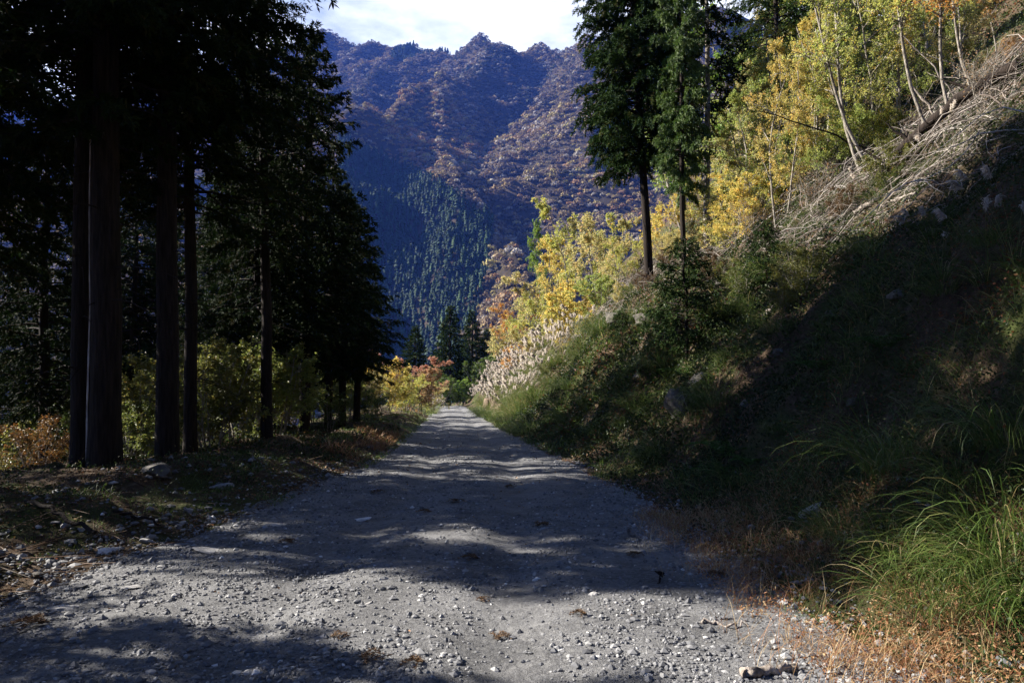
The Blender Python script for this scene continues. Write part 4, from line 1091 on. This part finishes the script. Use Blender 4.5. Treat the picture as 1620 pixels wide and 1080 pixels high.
# dry reddish weeds
m = MB()
for a in ((15000, 3.0, 9, -.35, 1.6, 1, 71, .26, .02, .1, 1, .004, 1.3, 2.6), (2500, 3.0, 9, -.7, 1.6, 1, 76, .34, .05, .3, 1, .0035, .8, 2.0), (5000, 6, 22, -.1, .9, 1, 72, .14, .0, 0, .8, .005), (2600, 15, 24, .15, 1.3, -1, 73, .34, .02, .1, .8, .006)):
    P, D, l, w, dr, v, g = grass(*a); blades(m, P, D, l, w, dr, 4, 0, v, g)
x, Y, s, g = scat(26000, 3.0, 8.5, -.4, 1.6, 1, 74); N = normals(x, Y); n = len(x)
k = fbm(x * 2.6, Y * 2.6, 75, 3) > .04; x = x[k]; Y = Y[k]; N = N[k]; n = len(x)
P = np.stack([x, Y, G(x, Y)], -1) + N * np.abs(g.normal(0, .05, n))[:, None]
diamonds(m, P, g.normal(size=(n, 3)), g.uniform(.012, .035, n), g.uniform(.006, .014, n), 0, g.beta(1.3, 1.8, n), .1, g)
tag(m.build('dry_reddish_grass', M['dry_grass']), kind='stuff')
# leaf litter
m = MB()
for n0, Y0, Y1, a, b, sd, seed, sz in ((45000, 3.6, 22, -.1, 7, -1, 81, .035), (45000, 3.2, 26, .2, 10, 1, 82, .04), (1500, 3.2, 30, -1, 1, 0, 83, .03)):
    x, Y, s, g = scat(n0, Y0, Y1, a, b, sd, seed)
    k = fbm(x * 1.6, Y * 1.6, seed, 3) > (-.05 if sd else .08); x = x[k]; Y = Y[k]; N = normals(x, Y); n = len(x)
    P = np.stack([x, Y, G(x, Y)], -1) + N * g.uniform(.005, .03, n)[:, None]
    D = g.normal(size=(n, 3)); D = unit(D - N * (D * N).sum(-1, keepdims=True) * .8)
    size = g.uniform(.5, 1.3, n) * sz * np.clip(Y / 8, .7, 2)
    diamonds(m, P, D, size, size * .55, 0, g.random(n), .1, g)
# twigs in the litter
x, Y, s, g = scat(2600, 3.8, 20, 0, 6, -1, 84); n = len(x); t = np.linspace(0, 1, 4)
d = g.normal(size=(n, 3)); d[:, 2] *= .15; d = unit(d)
P = np.stack([x, Y, G(x, Y) + .02], -1)[:, None] + d[:, None] * t[None, :, None] * g.uniform(.1, .6, n)[:, None, None]
P[..., 2] = np.maximum(P[..., 2], G(P[..., 0], P[..., 1]) + .004)
tubes(m, P, np.linspace(.005, .002, 4)[None], 3, 0, g.uniform(.0, .55, n))
tag(m.build('leaf_litter', M['litter']), kind='stuff')
# gravel: small loose stones on the road
def pebbles(n, Y0, Y1, smin, smax, seed, band=(-1.05, 1.05)):
    x, Y, s, g = scat(n, Y0, Y1, band[0], band[1], 0, seed, 1.25)
    u_ = x - cx(Y); tr_ = np.exp(-((np.abs(u_) - .85) / .3) ** 2); q_ = (.95 if sum(band) == 0 else .7) + 1.5 * fbm(x * 1.1, Y * .6, 95, 4) - .45 * tr_
    k_ = g.random(len(x)) < q_; x = x[k_]; Y = Y[k_]; s = s[k_]
    ico = np.array([[0, 0, 1], [.9, 0, .3], [.25, .85, .3], [-.75, .5, .3], [-.75, -.5, .3], [.25, -.85, .3], [.7, .5, -.5], [-.3, .8, -.5], [-.9, 0, -.5], [-.3, -.8, -.5], [.7, -.5, -.5]])
    fc = []
    up5 = [1, 2, 3, 4, 5]; lo5 = [6, 7, 8, 9, 10]
    for i in range(5):
        a, b = up5[i], up5[(i + 1) % 5]; c, d = lo5[i], lo5[(i + 1) % 5]
        fc += [[0, a, b], [a, c, b], [b, c, d]]
    fc = np.array(fc)
    n = len(x); size = smin * (smax / smin) ** (g.random(n) ** 2.2)
    th = g.random(n) * 6.28; sc = g.uniform(.6, 1.2, (n, 3)); sc[:, 2] *= .65
    V = ico[None] * sc[:, None] * (1 + g.normal(0, .16, (n, 11, 1))) * size[:, None, None]
    c_, s_ = np.cos(th)[:, None], np.sin(th)[:, None]
    V = np.stack([V[..., 0] * c_ - V[..., 1] * s_, V[..., 0] * s_ + V[..., 1] * c_, V[..., 2]], -1)
    V = V + np.stack([x, Y, G(x, Y) + .012 + size * .12], -1)[:, None]
    Fc = (fc[None] + (np.arange(n) * 11)[:, None, None]).reshape(-1, 3)
    return V.reshape(-1, 3), Fc, np.repeat(np.clip(g.beta(2.2, 2.6, n) + (g.random(n) < .02) * .5, 0, 1), len(fc))
m = MB()
for a in ((80000, 2.9, 16, .0028, .020, 91), (8000, 3, 30, .014, .038, 92), (3000, 3.2, 24, .012, .04, 93, (.8, 1.15)), (3000, 3.2, 24, .012, .045, 94, (-1.25, -.8)), (2600, 3.6, 14, .012, .07, 96, (-2.1, -1.05)), (500, 3.4, 14, .01, .05, 97, (1.0, 1.5))):
    V, Fc, v = pebbles(*a); m.add(V, Fc, 0, v)
tag(m.build('gravel', M['gravel']), kind='stuff')

# dry cedar sprigs fallen on the road
def sprig(seed):
    g = np.random.default_rng(seed); m = MB(); root = MB()
    t = np.linspace(0, 1, 6); P = []; 
    for i in range(5):
        a = g.normal(0, .5); l = g.uniform(.08, .17); P.append(np.stack([np.cos(a) * t * l, np.sin(a) * t * l, .012 + .02 * np.sin(t * 3) + 0 * t], -1))
    P = np.array(P); tubes(m, P, np.linspace(.003, .0015, 6)[None], 3, 0, .3)
    b = P.reshape(-1, 3).repeat(14, 0); d = g.normal(size=b.shape); d[:, 2] = np.abs(d[:, 2]) * .4; d[:, 0] += .8
    diamonds(m, b, d, g.uniform(.015, .035, len(b)), .004, 0, g.uniform(0, .95, len(b)), 0, g)
    o = m.build('dry_sprig', M['litter']); return proto(o, [])
SPR = sprig(3)
for px, py, sc_, lab in ((460, 862, 1.1, 'dry brown sprig near the flat slab in the left shade'), (755, 887, 1.2, 'dark dry sprig lying in the middle shadow band'), (572, 1045, 1.1, 'reddish dry sprig at the bottom of the gravel'),
        (525, 1012, .8, 'little dry sprig in the sunlit lower gravel'), (668, 1052, .9, 'dark dry sprig right of the reddish one at the bottom'), (785, 1016, .9, 'brown sprig near the whitish chip'),
        (720, 795, 1.4, 'dry sprig far up the shaded road'), (800, 772, 1.2, 'dry sprig farthest up the shaded road'), (926, 975, .8, 'dry sprig in sunlit gravel right of centre'), (850, 835, 1.3, 'dry sprig in the deep shade right of centre'),
        (1142, 912, 1.1, 'dry sprig by the short curved stick'), (70, 992, 1.6, 'big dry sprig at the left frame edge'), (600, 780, 1.4, 'dry sprig at the left side of the shaded road'), (680, 812, 1.2, 'dry sprig in the left wheel track'), (1010, 880, 1.1, 'dry sprig on the shaded right gravel'), (760, 950, .7, 'tiny dry sprig in the sunlit band')):
    place(SPR, hit(px, py), rnd.uniform(0, 6.28), sc_, lab, 'sprig', 'dry cedar sprigs on the road')
for o_ in bpy.data.objects:
    if o_.name.startswith('dry_sprig'): o_.location.z += .012

# ------------------------------------------------------------------ haze: the air between here and the mountains
hz = MB()
x0, x1, y0, y1, z0, z1 = -9100, 9100, -9100, 9100, -101, 900
V = np.array([[x0, y0, z0], [x1, y0, z0], [x1, y1, z0], [x0, y1, z0], [x0, y0, z1], [x1, y0, z1], [x1, y1, z1], [x0, y1, z1]])
hz.add(V, [[0, 3, 2, 1], [4, 5, 6, 7], [0, 1, 5, 4], [1, 2, 6, 5], [2, 3, 7, 6], [3, 0, 4, 7]])
hm, t, n_, o, L = mat('haze')
pv = n_('ShaderNodeVolumePrincipled', {'Color': (.10, .23, 1.0, 1), 'Density': .000088, 'Anisotropy': 0.0})
L(pv.outputs[0], o.inputs['Volume'])
tag(hz.build('haze', hm), kind='stuff')
print('objects', len(bpy.data.objects))
